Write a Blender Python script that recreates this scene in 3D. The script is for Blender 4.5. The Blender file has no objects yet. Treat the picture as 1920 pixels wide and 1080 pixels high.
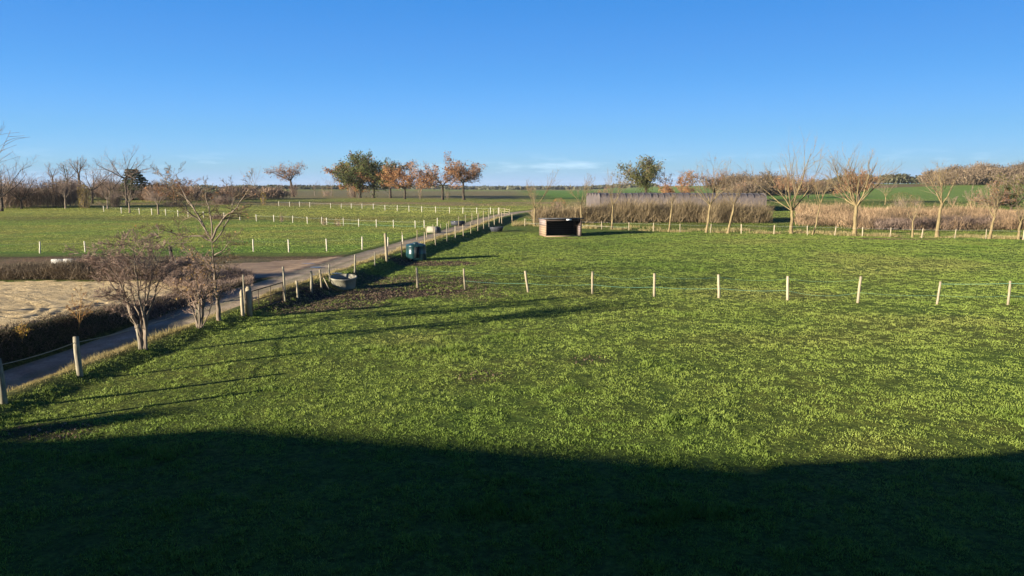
import bpy, math, random
import numpy as np
from mathutils import Vector

# ------------------------------------------------------------------ camera, world, sun, exposure
scn = bpy.context.scene
COL = scn.collection
F_PX, CAM_H, PITCH = 1387.0, 5.8, math.radians(7.72)
cam_d = bpy.data.cameras.new('camera'); cam = bpy.data.objects.new('camera', cam_d); COL.objects.link(cam)
cam_d.sensor_width = 36; cam_d.lens = 36 * F_PX / 1920; cam_d.clip_start = 0.1; cam_d.clip_end = 12000
cam.location = (0, 0, CAM_H); cam.rotation_euler = (math.pi / 2 - PITCH, 0, 0)
scn.camera = cam

SUN_EL = math.radians(10.5); SH = Vector((0.857, 0.515, 0)).normalized()     # SH: the way shadows fall
world = bpy.data.worlds.new("World"); scn.world = world; world.use_nodes = True
wn, wl = world.node_tree.nodes, world.node_tree.links
bg = wn['Background']
sky = wn.new('ShaderNodeTexSky'); sky.sky_type = 'NISHITA'; sky.sun_disc = False
sky.sun_elevation = SUN_EL; sky.sun_rotation = -math.atan2(-SH.x, -SH.y)
sky.altitude = 0; sky.air_density = 1.0; sky.dust_density = 0.2; sky.ozone_density = 3.2
# thin clouds lying low on the horizon
tc = wn.new('ShaderNodeTexCoord'); sep = wn.new('ShaderNodeSeparateXYZ'); wl.new(tc.outputs['Generated'], sep.inputs[0])
mp = wn.new('ShaderNodeMapping'); mp.inputs['Scale'].default_value = (7, 7, 42); wl.new(tc.outputs['Generated'], mp.inputs[0])
cn = wn.new('ShaderNodeTexNoise'); cn.inputs['Scale'].default_value = 1.3; cn.inputs['Detail'].default_value = 7
cn.inputs['Roughness'].default_value = 0.55; wl.new(mp.outputs[0], cn.inputs[0])
cr = wn.new('ShaderNodeMapRange'); cr.inputs['From Min'].default_value = 0.55; cr.inputs['From Max'].default_value = 0.80; cr.inputs['To Max'].default_value = .6
wl.new(cn.outputs[0], cr.inputs['Value'])
hr = wn.new('ShaderNodeMapRange'); hr.interpolation_type = 'SMOOTHSTEP'
hr.inputs['From Min'].default_value = 0.05; hr.inputs['From Max'].default_value = 0.02; wl.new(sep.outputs['Z'], hr.inputs['Value'])
mm = wn.new('ShaderNodeMath'); mm.operation = 'MULTIPLY'; wl.new(cr.outputs[0], mm.inputs[0]); wl.new(hr.outputs[0], mm.inputs[1])
mx = wn.new('ShaderNodeMix'); mx.data_type = 'RGBA'; wl.new(mm.outputs[0], mx.inputs[0])
hs = wn.new('ShaderNodeHueSaturation'); hs.inputs['Saturation'].default_value = 1.0; wl.new(sky.outputs[0], hs.inputs['Color'])
# the air is clear all round: the same gradient in every direction
zz_ = wn.new('ShaderNodeMath'); zz_.operation = 'MULTIPLY'; wl.new(sep.outputs['Z'], zz_.inputs[0]); wl.new(sep.outputs['Z'], zz_.inputs[1])
om_ = wn.new('ShaderNodeMath'); om_.operation = 'SUBTRACT'; om_.inputs[0].default_value = 1; wl.new(zz_.outputs[0], om_.inputs[1]); om_.use_clamp = True
sq_ = wn.new('ShaderNodeMath'); sq_.operation = 'SQRT'; wl.new(om_.outputs[0], sq_.inputs[0])
cb_ = wn.new('ShaderNodeCombineXYZ'); wl.new(sq_.outputs[0], cb_.inputs['Y']); wl.new(sep.outputs['Z'], cb_.inputs['Z']); wl.new(cb_.outputs[0], sky.inputs['Vector']) if 'Vector' in sky.inputs else None
# clear winter air: deeper blue overhead, pale blue low down
rp_ = wn.new('ShaderNodeValToRGB'); e_ = rp_.color_ramp.elements; rp_.color_ramp.interpolation = 'EASE'
while len(e_) < 6: e_.new(.5)
for q_, (p_, c_) in zip(e_, [(0, (.38, .62, 1.55)), (.03, (.36, .58, 1.10)), (.08, (.325, .545, .94)), (.16, (.27, .53, .885)), (.26, (.215, .54, .90)), (.7, (.13, .22, .45))]): q_.position = p_; q_.color = (*c_, 1)
wl.new(sep.outputs['Z'], rp_.inputs[0]); ml_ = wn.new('ShaderNodeMix'); ml_.data_type = 'RGBA'; ml_.blend_type = 'MULTIPLY'; ml_.inputs[0].default_value = 1
wl.new(hs.outputs[0], ml_.inputs[6]); wl.new(rp_.outputs[0], ml_.inputs[7])
wl.new(ml_.outputs[2], mx.inputs[6]); mx.inputs[7].default_value = (4.6, 5.6, 6.6, 1)
wl.new(mx.outputs[2], bg.inputs['Color'])
bg.inputs['Strength'].default_value = 0.088

sun_d = bpy.data.lights.new('sun', 'SUN'); sun = bpy.data.objects.new('sun', sun_d); COL.objects.link(sun)
sun_d.energy = 5.0; sun_d.angle = math.radians(0.5); sun_d.color = (1.0, 0.91, 0.76)
sdir = Vector((SH.x * math.cos(SUN_EL), SH.y * math.cos(SUN_EL), -math.sin(SUN_EL)))
sun.rotation_euler = sdir.to_track_quat('-Z', 'Y').to_euler(); sun.location = (-40, -30, 40)
scn.view_settings.view_transform = 'Standard'; scn.view_settings.look = 'None'
scn.view_settings.gamma = 1; scn.view_settings.exposure = 1.5

# ------------------------------------------------------------------ small numeric helpers
def S(x, a, b):
    t = np.clip((np.asarray(x, float) - a) / (b - a), 0, 1); return t * t * (3 - 2 * t)
def vnoise(x, y, s, seed=0):
    x = np.asarray(x, float) / s; y = np.asarray(y, float) / s
    xi = np.floor(x).astype(np.int64); yi = np.floor(y).astype(np.int64); fx = x - xi; fy = y - yi
    fx = fx * fx * (3 - 2 * fx); fy = fy * fy * (3 - 2 * fy)
    def hsh(a, b):
        n = (a * 374761393 + b * 668265263 + seed * 974711) & 0x7fffffff
        n = ((n ^ (n >> 13)) * 1274126177) & 0x7fffffff
        return ((n ^ (n >> 16)) & 0xffff) / 65535.0
    return (hsh(xi, yi) * (1 - fx) + hsh(xi + 1, yi) * fx) * (1 - fy) + (hsh(xi, yi + 1) * (1 - fx) + hsh(xi + 1, yi + 1) * fx) * fy

LY = [-120, 10, 19.5, 26, 32, 39, 43, 50, 58, 66, 79, 100, 120, 140, 175, 230, 400, 5000]
LX = [-15, -14.2, -13.75, -13.3, -12.8, -11.9, -11.3, -10.7, -9.9, -9.1, -7.6, -4.8, -1.6, 3, 14, 30, 60, 60]
_yy = np.arange(-120, 5000, 1.0); _xx = np.interp(_yy, LY, LX)
_k = np.hanning(9); _k /= _k.sum(); _xx[4:-4] = np.convolve(_xx, _k, 'valid')
def Fx(y): return np.interp(y, _yy, _xx)
UA = [-300, -12, -5.6, -4.1, -1.2, -.55, 0, .4, 1.2, 300]; ZA = [.42, .42, .45, -.45, -.42, .08, .22, .16, 0, 0]
UB = [-300, -6.2, -4.5, -3.7, -1.2, -.6, 0, .7, 1.8, 300]; ZB = [0, 0, .20, .10, .15, .38, .52, .44, 0, 0]
def h(x, y):
    x = np.asarray(x, float); y = np.asarray(y, float); u = x - Fx(y)
    w = S(y, 27, 43); z = np.interp(u, UA, ZA) * (1 - w) + np.interp(u, UB, ZB) * w
    z = z * (1 - S(y, 112, 150))
    z = z + 1.1 * S(y, 88, 145) + 1.2 * S(y, 140, 300)
    z = z + 6.3 * S(x, 95, 270) * S(y, 190, 480) + 1.5 * S(-x, 90, 200) * S(y, 150, 300)
    calm = 1 - np.exp(-((u + 2) / 3.5) ** 2)
    z = z + (vnoise(x, y, 9, 3) - .5) * .14 * calm + (vnoise(x, y, 2.3, 5) - .5) * .05
    return z
_ts = np.geomspace(5, 2500, 7000)
def PT(px, py):
    xc, yc = (px - 960) / F_PX, -(py - 540) / F_PX
    d = np.array([xc, math.cos(PITCH) + yc * math.sin(PITCH), -math.sin(PITCH) + yc * math.cos(PITCH)])
    X = _ts * d[0]; Y = _ts * d[1]; Z = CAM_H + _ts * d[2]
    i = np.argmax(Z < h(X, Y))
    if i == 0: i = len(_ts) - 1
    return float(X[i]), float(Y[i])
def PD(px, py, Y):            # a point seen at (px, py) that stands at distance Y
    xc, yc = (px - 960) / F_PX, -(py - 540) / F_PX
    d = np.array([xc, math.cos(PITCH) + yc * math.sin(PITCH), -math.sin(PITCH) + yc * math.cos(PITCH)])
    return np.array([0, 0, CAM_H]) + d * (Y / d[1])
def hz(x, y): return float(h(x, y))

# ------------------------------------------------------------------ objects and tags
def tag(o, label=None, cat=None, group=None, kind=None):
    if label: o['label'] = label
    if cat: o['category'] = cat
    if group: o['group'] = group
    if kind: o['kind'] = kind
    return o
def empty(name, loc, rz=0, **k):
    o = bpy.data.objects.new(name, None); o.empty_display_size = .3; COL.objects.link(o)
    o.location = loc; o.rotation_euler = (0, 0, rz); return tag(o, **k)
class MB:
    """collects vertices and faces, links them as one mesh object"""
    def __init__(s): s.v = []; s.f = {3: [], 4: []}; s.n = 0; s.var = []; s.ng = []
    def add(s, V, F, var=.5):
        V = np.asarray(V, float).reshape(-1, 3); F = np.asarray(F, np.int64)
        s.f[F.shape[1]].append(F + s.n); s.v.append(V)
        s.var.append(np.broadcast_to(np.asarray(var, float), (len(V),))); s.n += len(V); return s
    def poly(s, V, var=.5):
        V = np.asarray(V, float)
        s.ng.append(list(range(s.n, s.n + len(V)))); s.v.append(V); s.var.append(np.full(len(V), var)); s.n += len(V); return s
    def box(s, c, d, rz=0, var=.5, tilt=None, taper=1.0):
        x, y, z = [q / 2 for q in d]
        V = np.array([[i * (taper if k > 0 else 1), j * (taper if k > 0 else 1), k] for k in (-z, z) for j in (-y, y) for i in (-x, x)], float)
        if tilt: V[:, 0] += (V[:, 2] + z) * tilt[0]; V[:, 1] += (V[:, 2] + z) * tilt[1]
        cs, sn = math.cos(rz), math.sin(rz)
        V = np.stack([V[:, 0] * cs - V[:, 1] * sn, V[:, 0] * sn + V[:, 1] * cs, V[:, 2]], 1) + np.array(c)
        return s.add(V, [[0, 2, 3, 1], [4, 5, 7, 6], [0, 1, 5, 4], [2, 6, 7, 3], [0, 4, 6, 2], [1, 3, 7, 5]], var)
    def tube(s, pts, rad, sides=6, var=.5, cap=True):
        pts = np.asarray(pts, float); n = len(pts); rad = np.broadcast_to(np.asarray(rad, float), (n,))
        t = np.gradient(pts, axis=0); t /= np.linalg.norm(t, axis=1)[:, None] + 1e-9
        ref = np.array([0.31, 0.87, 0.12]) if abs(t[:, 2]).mean() > .5 else np.array([0.05, .1, 1.])
        a = np.cross(t, ref); a /= np.linalg.norm(a, axis=1)[:, None] + 1e-9; b = np.cross(t, a)
        an = np.arange(sides) * 2 * math.pi / sides
        V = pts[:, None] + rad[:, None, None] * (np.cos(an)[None, :, None] * a[:, None] + np.sin(an)[None, :, None] * b[:, None])
        i = np.arange(n - 1)[:, None] * sides; j = np.arange(sides)[None]; j2 = (j + 1) % sides
        F = np.stack([i + j, i + j2, i + sides + j2, i + sides + j], -1).reshape(-1, 4)
        base = s.n; s.add(V.reshape(-1, 3), F, var)
        if cap and sides > 3:
            s.ng.append([base + k for k in range(sides)][::-1]); s.ng.append([base + (n - 1) * sides + k for k in range(sides)])
        return s
    def lathe(s, prof, c, sides=32, sx=1, sy=1, rz=0, var=.5):
        an = np.arange(sides) * 2 * math.pi / sides
        P = np.array(prof, float); V = np.stack([P[:, 0, None] * np.cos(an) * sx, P[:, 0, None] * np.sin(an) * sy, np.repeat(P[:, 1, None], sides, 1)], -1)
        cs, sn = math.cos(rz), math.sin(rz)
        V = np.stack([V[..., 0] * cs - V[..., 1] * sn, V[..., 0] * sn + V[..., 1] * cs, V[..., 2]], -1) + np.array(c)
        i = np.arange(len(P) - 1)[:, None] * sides; j = np.arange(sides)[None]; j2 = (j + 1) % sides
        return s.add(V.reshape(-1, 3), np.stack([i + j, i + j2, i + sides + j2, i + sides + j], -1).reshape(-1, 4), var)
    def mesh(s, name, m, smooth=False):
        me = bpy.data.meshes.new(name)
        V = np.concatenate(s.v) if s.v else np.zeros((0, 3))
        L = []; tot = []
        for k in (3, 4):
            if s.f[k]:
                A = np.concatenate(s.f[k]); L.append(A.ravel()); tot.append(np.full(len(A), k))
        if s.ng:
            L.append(np.concatenate([np.array(q) for q in s.ng])); tot.append(np.array([len(q) for q in s.ng]))
        L = np.concatenate(L); tot = np.concatenate(tot)
        me.vertices.add(len(V)); me.vertices.foreach_set('co', V.astype(np.float32).ravel())
        me.loops.add(len(L)); me.loops.foreach_set('vertex_index', L.astype(np.int32))
        me.polygons.add(len(tot)); me.polygons.foreach_set('loop_start', np.concatenate([[0], np.cumsum(tot)[:-1]]).astype(np.int32))
        me.polygons.foreach_set('loop_total', tot.astype(np.int32))
        if smooth: me.polygons.foreach_set('use_smooth', np.ones(len(tot), bool))
        at = me.attributes.new('var', 'FLOAT', 'POINT'); at.data.foreach_set('value', np.concatenate(s.var).astype(np.float32))
        me.materials.append(m); me.update(calc_edges=True); me.validate(); return me
    def build(s, name, m, parent=None, smooth=False):
        o = bpy.data.objects.new(name, s.mesh(name, m, smooth)); COL.objects.link(o)
        if parent: o.parent = parent
        return o

# ------------------------------------------------------------------ materials
def newmat(name, rough=.9, spec=.2):
    m = bpy.data.materials.new(name); m.use_nodes = True; b = m.node_tree.nodes['Principled BSDF']
    b.inputs['Roughness'].default_value = rough; b.inputs['Specular IOR Level'].default_value = spec
    return m, m.node_tree.nodes, m.node_tree.links, b
def nd_noise(N, L, vec, scale, det=4, rough=.6, dist=0):
    n = N.new('ShaderNodeTexNoise'); n.inputs['Scale'].default_value = scale; n.inputs['Detail'].default_value = det
    n.inputs['Roughness'].default_value = rough; n.inputs['Distortion'].default_value = dist
    if vec: L.new(vec, n.inputs['Vector'])
    return n.outputs[0]
def nd_ramp(N, L, fac, stops):
    r = N.new('ShaderNodeValToRGB'); e = r.color_ramp.elements
    while len(e) < len(stops): e.new(.5)
    for q, (p, c) in zip(e, stops): q.position = p; q.color = (*c, 1)
    L.new(fac, r.inputs[0]); return r.outputs[0]
def nd_mix(N, L, fac, a, b, mode='MIX'):
    m = N.new('ShaderNodeMix'); m.data_type = 'RGBA'; m.blend_type = mode
    if isinstance(fac, (int, float)): m.inputs[0].default_value = fac
    else: L.new(fac, m.inputs[0])
    for k, q in ((6, a), (7, b)):
        if isinstance(q, tuple): m.inputs[k].default_value = (*q, 1)
        else: L.new(q, m.inputs[k])
    return m.outputs[2]
def nd_math(N, L, op, a, b=0.0, clamp=False):
    m = N.new('ShaderNodeMath'); m.operation = op; m.use_clamp = clamp
    for k, q in ((0, a), (1, b)):
        if isinstance(q, (int, float)): m.inputs[k].default_value = q
        else: L.new(q, m.inputs[k])
    return m.outputs[0]
def nd_bump(N, L, b, hgt, strength, dist):
    bp = N.new('ShaderNodeBump'); bp.inputs['Strength'].default_value = strength; bp.inputs['Distance'].default_value = dist
    L.new(hgt, bp.inputs['Height']); L.new(bp.outputs[0], b.inputs['Normal'])
def geopos(N): return N.new('ShaderNodeNewGeometry').outputs['Position']
def objpos(N): return N.new('ShaderNodeTexCoord').outputs['Object']
def attr(N, name):
    a = N.new('ShaderNodeAttribute'); a.attribute_name = name; return a
def simple(name, c1, c2, scale=3, rough=.85, bump=0, dist=.02, det=5, stretch=None, spec=.2, metal=0, usevar=False, wpos=False):
    m, N, L, b = newmat(name, rough, spec); v = geopos(N) if wpos else objpos(N)
    if stretch:
        mp = N.new('ShaderNodeMapping'); mp.inputs['Scale'].default_value = stretch; L.new(v, mp.inputs[0]); v = mp.outputs[0]
    n = nd_noise(N, L, v, scale, det)
    f = nd_ramp(N, L, n, [(.3, (0, 0, 0)), (.7, (1, 1, 1))])
    if usevar: f = nd_math(N, L, 'ADD', nd_math(N, L, 'MULTIPLY', f, .4), nd_math(N, L, 'MULTIPLY', attr(N, 'var').outputs['Fac'], .6))
    L.new(nd_mix(N, L, f, c1, c2), b.inputs['Base Color']); b.inputs['Metallic'].default_value = metal
    if bump: nd_bump(N, L, b, n, bump, dist)
    return m
def leafmat(name, stops, trans=.25):
    """foliage: colour from the per-leaf value, a little light coming through"""
    m, N, L, b = newmat(name, .75, .15)
    c = nd_ramp(N, L, attr(N, 'var').outputs['Fac'], stops); L.new(c, b.inputs['Base Color'])
    if trans:
        t = N.new('ShaderNodeBsdfTranslucent'); L.new(c, t.inputs[0]); ms = N.new('ShaderNodeMixShader'); ms.inputs[0].default_value = trans
        L.new(b.outputs[0], ms.inputs[1]); L.new(t.outputs[0], ms.inputs[2]); L.new(ms.outputs[0], N['Material Output'].inputs[0])
    return m

M = {}
M['post'] = simple('pale_timber', (.19, .155, .095), (.47, .385, .25), 6, .85, .4, .01, stretch=(3, 3, .6), usevar=True)
M['palepost'] = simple('pale_new_timber', (.42, .37, .27), (.66, .60, .46), 6, .85, .4, .01)
M['oldpost'] = simple('weathered_timber', (.13, .115, .075), (.34, .30, .21), 6, .9, .5, .01, stretch=(3, 3, .6))
M['darkpost'] = simple('dark_timber', (.03, .026, .02), (.09, .075, .055), 6, .9, .4, .01, stretch=(3, 3, .6))
M['tape'] = simple('white_tape', (.48, .52, .44), (.66, .70, .60), 20, .6)
M['greentape'] = simple('green_tape', (.12, .32, .22), (.22, .46, .34), 20, .6)
M['rope'] = simple('grey_rope', (.20, .19, .14), (.34, .32, .24), 30, .8)
M['lichenbark'] = simple('lichen_bark', (.11, .08, .04), (.29, .22, .105), 2.2, .9, .6, .03, stretch=(1, 1, .5), wpos=True)
M['greybark'] = simple('grey_bark', (.10, .078, .055), (.27, .21, .15), 3, .9, .6, .02, stretch=(1, 1, .5), wpos=True)
M['twig'] = simple('twig_bark', (.13, .095, .065), (.26, .195, .13), 1.2, .9, wpos=True)
M['pinktwig'] = simple('pinkish_twig', (.17, .115, .085), (.38, .27, .20), 1.2, .9, wpos=True)
M['lichentwig'] = simple('lichen_twig', (.11, .08, .055), (.26, .20, .11), .8, .9, wpos=True)
M['purpletwig'] = simple('purplish_twig', (.14, .10, .08), (.33, .24, .18), .8, .9, wpos=True)
M['oakbark'] = simple('oak_bark', (.03, .024, .018), (.09, .068, .046), 2, .95, .5, .05, wpos=True)

# ------------------------------------------------------------------ branches
def unit(v): v = np.asarray(v, float); return v / (np.linalg.norm(v) + 1e-9)
def grow(rng, p, d, L, r, lv, out, spec):
    """spec: dict kids, ang, ratio, wob, up, maxlv, tmin"""
    n = 5 if lv < 2 else (4 if lv == 2 else 3)
    pts = [np.array(p, float)]; d = unit(d)
    for i in range(n - 1):
        d = unit(d + rng.normal(0, spec['wob'], 3) * (1.0 if lv else .6) + np.array([0, 0, spec['up']]) * (.5 / (n - 1)))
        pts.append(pts[-1] + d * L / (n - 1))
    pts = np.array(pts); tip = r * (.26 if lv < spec['maxlv'] else .25)
    rad = np.maximum(np.linspace(r, tip, n), spec['tmin'] * .6)
    out.append((pts, rad, lv))
    sprout(rng, pts, rad, L, lv, out, spec)
def sprout(rng, pts, rad, L, lv, out, spec):
    if lv >= spec['maxlv']: return
    k = spec['kids'][min(lv, len(spec['kids']) - 1)]; n = len(pts)
    for j in range(k):
        t = spec['t0'] + (1 - spec['t0']) * (j + rng.random()) / k
        f = t * (n - 1); i = min(int(f), n - 2); fr = f - i
        q = pts[i] * (1 - fr) + pts[i + 1] * fr; d0 = unit(pts[i + 1] - pts[i])
        az = rng.random() * 2 * math.pi; a = math.radians(spec['ang'] + rng.normal(0, 9))
        e1 = unit(np.cross(d0, [.3, .5, .81])); e2 = np.cross(d0, e1)
        d = d0 * math.cos(a) + (e1 * math.cos(az) + e2 * math.sin(az)) * math.sin(a)
        if d[2] < -.25: d[2] *= -.3
        rr = (rad[i] * (1 - fr) + rad[i + 1] * fr) * rng.uniform(.45, .65)
        LL = L * spec['ratio'] * (1.12 - .6 * t) * rng.uniform(.75, 1.25)
        grow(rng, q, d, LL, max(rr, spec['tmin']), lv + 1, out, spec)
def mk_spec(kids=(5, 5, 5), ang=38, ratio=.6, wob=.13, up=.25, maxlv=3, tmin=.012, t0=.25):
    return dict(kids=kids, ang=ang, ratio=ratio, wob=wob, up=up, maxlv=maxlv, tmin=tmin, t0=t0)
def tree_polys(rng, H, r0, tf=.33, nl=5, ang=32, lean=(0, 0), spec=None, flat=1.0):
    """a single trunk up to tf*H, then nl limbs"""
    spec = spec or mk_spec(); out = []; n = 6; th = tf * H
    pts = np.zeros((n, 3)); s = np.linspace(0, 1, n)
    pts[:, 2] = s * th; pts[:, 0] = lean[0] * s * th + np.cumsum(rng.normal(0, .012, n)) * th; pts[:, 1] = lean[1] * s * th + np.cumsum(rng.normal(0, .012, n)) * th
    pts[0] = (0, 0, -.15); rad = np.linspace(r0, r0 * .72, n); rad[0] = r0 * 1.35
    out.append((pts, rad, 0)); a0 = rng.random() * 6.28
    for i in range(nl):
        az = a0 + i * 2 * math.pi / nl + rng.normal(0, .25); a = math.radians(ang * (.35 if i == 0 else 1) + rng.normal(0, 6))
        d = np.array([math.cos(az) * math.sin(a), math.sin(az) * math.sin(a), math.cos(a) * flat])
        k = rng.uniform(.8, 1); q = pts[-1] * k + pts[-2] * (1 - k)
        L = (H - th) / max(.55, math.cos(a)) * rng.uniform(.72, 1.0) * (.78 if spec['maxlv'] > 2 else .9)
        grow(rng, q, d, L, r0 * rng.uniform(.27, .42), 1, out, spec)
    return out
def polys_mb(polys, lo, hi, sides=(7, 6, 4, 3, 3)):
    mb = MB()
    for pts, rad, lv in polys:
        if lo <= lv <= hi: mb.tube(pts, rad, sides[min(lv, 4)], cap=False)
    return mb
def quads(rng, C, size, var, flat=0.0, aspect=.6):
    """one small leaf-like quad at each point of C"""
    C = np.asarray(C); n = len(C); a = rng.normal(0, 1, (n, 3)); a[:, 2] *= (1 - flat); a /= np.linalg.norm(a, axis=1)[:, None]
    b = np.cross(a, rng.normal(0, 1, (n, 3))); b /= np.linalg.norm(b, axis=1)[:, None] + 1e-9
    sz = (np.broadcast_to(size, (n,)) * rng.uniform(.6, 1.3, n))[:, None]
    V = np.stack([C - a * sz, C - b * sz * aspect, C + a * sz, C + b * sz * aspect], 1).reshape(-1, 3)
    F = np.arange(n * 4).reshape(-1, 4); return V, F, np.repeat(var, 4)
def spikes(rng, B, D, L, W, var, bend=.15):
    """thin bent stalks: base points B, directions D, lengths L, widths W (two faces each)"""
    n = len(B); L = np.broadcast_to(L, (n,))[:, None]; W = np.broadcast_to(W, (n,))[:, None]
    s = np.cross(D, rng.normal(0, 1, (n, 3))); s /= np.linalg.norm(s, axis=1)[:, None] + 1e-9
    bd = rng.normal(0, bend, (n, 3)) * L
    mid = B + D * L * .55 + bd * .35; tip = B + D * L + bd
    V = np.stack([B - s * W * .5, B + s * W * .5, mid + s * W * .35, mid - s * W * .35, tip], 1).reshape(-1, 3)
    i = np.arange(n)[:, None] * 5
    return V, i + np.array([[0, 1, 2, 3]]), i + np.array([[3, 2, 4]]), np.repeat(var, 5)
def add_spikes(mb, *a, **k):
    V, F4, F3, var = spikes(*a, **k); base = mb.n
    mb.add(V, F4, var); mb.f[3].append(F3 + base)
def leafpts(rng, polys, lo, hi, per, rad):
    P = [];
    for pts, r, lv in polys:
        if lo <= lv <= hi:
            L = np.linalg.norm(pts[-1] - pts[0]); k = rng.poisson(per * L)
            if k:
                t = rng.random(k) * (len(pts) - 1); i = np.minimum(t.astype(int), len(pts) - 2); f = (t - i)[:, None]
                P.append(pts[i] * (1 - f) + pts[i + 1] * f + rng.normal(0, rad, (k, 3)))
    return np.concatenate(P) if P else np.zeros((0, 3))
def clumpvar(C, s, rng, lo=0, hi=1):
    n = vnoise(C[:, 0] + C[:, 2] * 1.7, C[:, 1] + C[:, 2] * .6, s, 7); return np.clip(lo + (hi - lo) * (n * .65 + rng.random(len(C)) * .35), 0, 1)

# =================================================================== TERRAIN
def ell(x, y, cx, cy, rx, ry, rot=0):
    c, s = math.cos(rot), math.sin(rot); dx, dy = x - cx, y - cy
    return ((dx * c + dy * s) / rx) ** 2 + ((-dx * s + dy * c) / ry) ** 2
MUDS = []
def mud_at(x, y):
    w = np.zeros_like(np.asarray(x, float))
    n = (vnoise(x, y, 1.6, 11) - .5) * 1.0 + (vnoise(x, y, .5, 12) - .5) * .7
    for (cx, cy, rx, ry, rot, amt) in MUDS:
        w = np.maximum(w, amt * (1 - S(ell(x, y, cx, cy, rx, ry, rot) + n, .45, 1.35)))
    return w
def addmud(px, py, rx, ry, amt=1, rot=0): x, y = PT(px, py); MUDS.append((x, y, rx, ry, rot, amt))
addmud(700, 552, 5.0, 2.4, 1, .2); addmud(620, 566, 3.0, 3.0, .8, .2); addmud(790, 530, 5.0, 4.0, .72); addmud(560, 578, 2.2, 1.6, .7)
addmud(800, 494, 4.2, 2.2, 1, 0); addmud(870, 545, 3.5, 3.5, .45); addmud(1675, 448, 5.5, 1.3, .95, 0); addmud(1055, 447, 3.5, .8, .75, 0)
addmud(100, 810, 1.2, .8, .7); addmud(900, 705, 1.0, .8, .45); addmud(1110, 675, 1.1, .8, .4); addmud(1290, 445, 3, .5, .3)

_pf = np.array([PT(px, py) for px, py in ((984, 424), (1128, 430), (1275, 436), (1451, 439), (1617, 443.5), (1790, 447), (1985, 452))])
def Yf(x): return np.interp(x, _pf[:, 0], _pf[:, 1])      # the far pasture fence
YARD_Y0, YARD_Y1 = 46.5, 62.5
def ground_cols(x, y):
    """the colour given to each stretch of ground: pasture, fields, stubble, verges"""
    u = x - Fx(y); n = len(x)
    def C(r, g, b): return np.tile(np.array([r, g, b], float), (n, 1))
    def mixc(a, b, w): w = np.asarray(w)[:, None]; return a * (1 - w) + b * w
    pas = C(.238, .308, .060); c = pas
    big = vnoise(x, y, 14, 21) * .6 + vnoise(x, y, 4, 22) * .4
    c = mixc(c, C(.175, .265, .045), S(big, .5, .8) * .7); c = mixc(c, C(.31, .31, .085), S(big, .42, .22) * .55)
    c = c * (1 - .22 * S(y, 32, 80))[:, None]  # pasture colour lowered in brightness with distance
    # left fields
    lf = S(-u, 5, 7) * S(y, 62, 66); c = mixc(c, C(.35, .37, .085), lf * .9)
    band = np.sin(y * .55 + x * .02 + vnoise(x, y, 20, 9) * 3) * .5 + .5
    c = mixc(c, C(.19, .31, .055), lf * (S(vnoise(x, y * 3, 14, 55), .35, .7) * .55 * (y < 125) + .35 * (1 - S(y, 70, 86))))
    # rough strips behind the hedges and far fields
    c = mixc(c, C(.175, .150, .055), S(y, 112, 124) * (1 - S(y, 124, 133)) * S(-u, 2, 6) * .55)
    c = mixc(c, C(0.390, 0.299, 0.156), S(y, 182, 190) * (1 - S(y, 214, 222)) * S(-x, -40, -20) * .85 * S(vnoise(x, y, 8, 4), .1, .5))
    c = mixc(c, C(0.338, 0.364, 0.098), S(y, 225, 232))
    c = mixc(c, C(0.351, 0.273, 0.156), S(y, 255, 262) * (1 - S(y, 700, 760)) * S(-x, -15, 5) * (1 - S(-x, 140, 200)) * .8)
    c = mixc(c, C(0.221, 0.390, 0.065), S(y, 240, 250) * S(x, 5, 20) * (1 - S(y, 900, 1000)))
    c = mixc(c, C(.28, .40, .09), S(x, 120, 140) * S(y, 200, 240) * .8)
    c = mixc(c, C(.27, .18, .10), S(x, 150, 165) * S(y, 395, 410) * (1 - S(y, 455, 470)) * (1 - S(x, 235, 250)) * .9)
    # rough tan grass behind the far fence on the right
    rt = S(u, 3, 8) * S(y - Yf(x), .3, 1.2) * (1 - S(y, 128, 140)); c = mixc(c, C(.155, .150, .050), rt * .45 * S(vnoise(x, y * 2.2, 6, 31), .25, .6))
    c = mixc(c, C(.34, .23, .12), S(x - .62 * y, -22, -12) * S(y, 98, 104) * (1 - S(y, 150, 162)) * .75 * S(vnoise(x, y, 5, 33), .1, .5))
    # dry verge on the crest along the lane, and between the arena and the field
    c = mixc(c, C(.27, .24, .09), (1 - S(np.abs(u + .25), .2, .75)) * (1 - S(y, 110, 130)) * (.45 + .5 * vnoise(x, y, 2, 41)))
    st = S(y, 45.5, 47) * (1 - S(y, 61.5, 63.5)) * S(-u, 3.5, 5); c = mixc(c, C(.22, .14, .085), st * .95)
    st2 = S(y, 53, 55) * (1 - S(y, 60, 61.5)) * S(-u, 4, 6); c = mixc(c, C(.36, .26, .15), st2 * .9)
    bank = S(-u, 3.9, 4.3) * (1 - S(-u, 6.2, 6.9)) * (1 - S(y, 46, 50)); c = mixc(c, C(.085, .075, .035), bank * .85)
    md = mud_at(x, y) * (u > .2); mdc = C(.125, .078, .052); red = C(.15, .07, .045); mdc = mixc(mdc, red, S(y, 70, 85))
    return c, mixc(c, mdc, np.clip(md, 0, 1)), md

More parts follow.
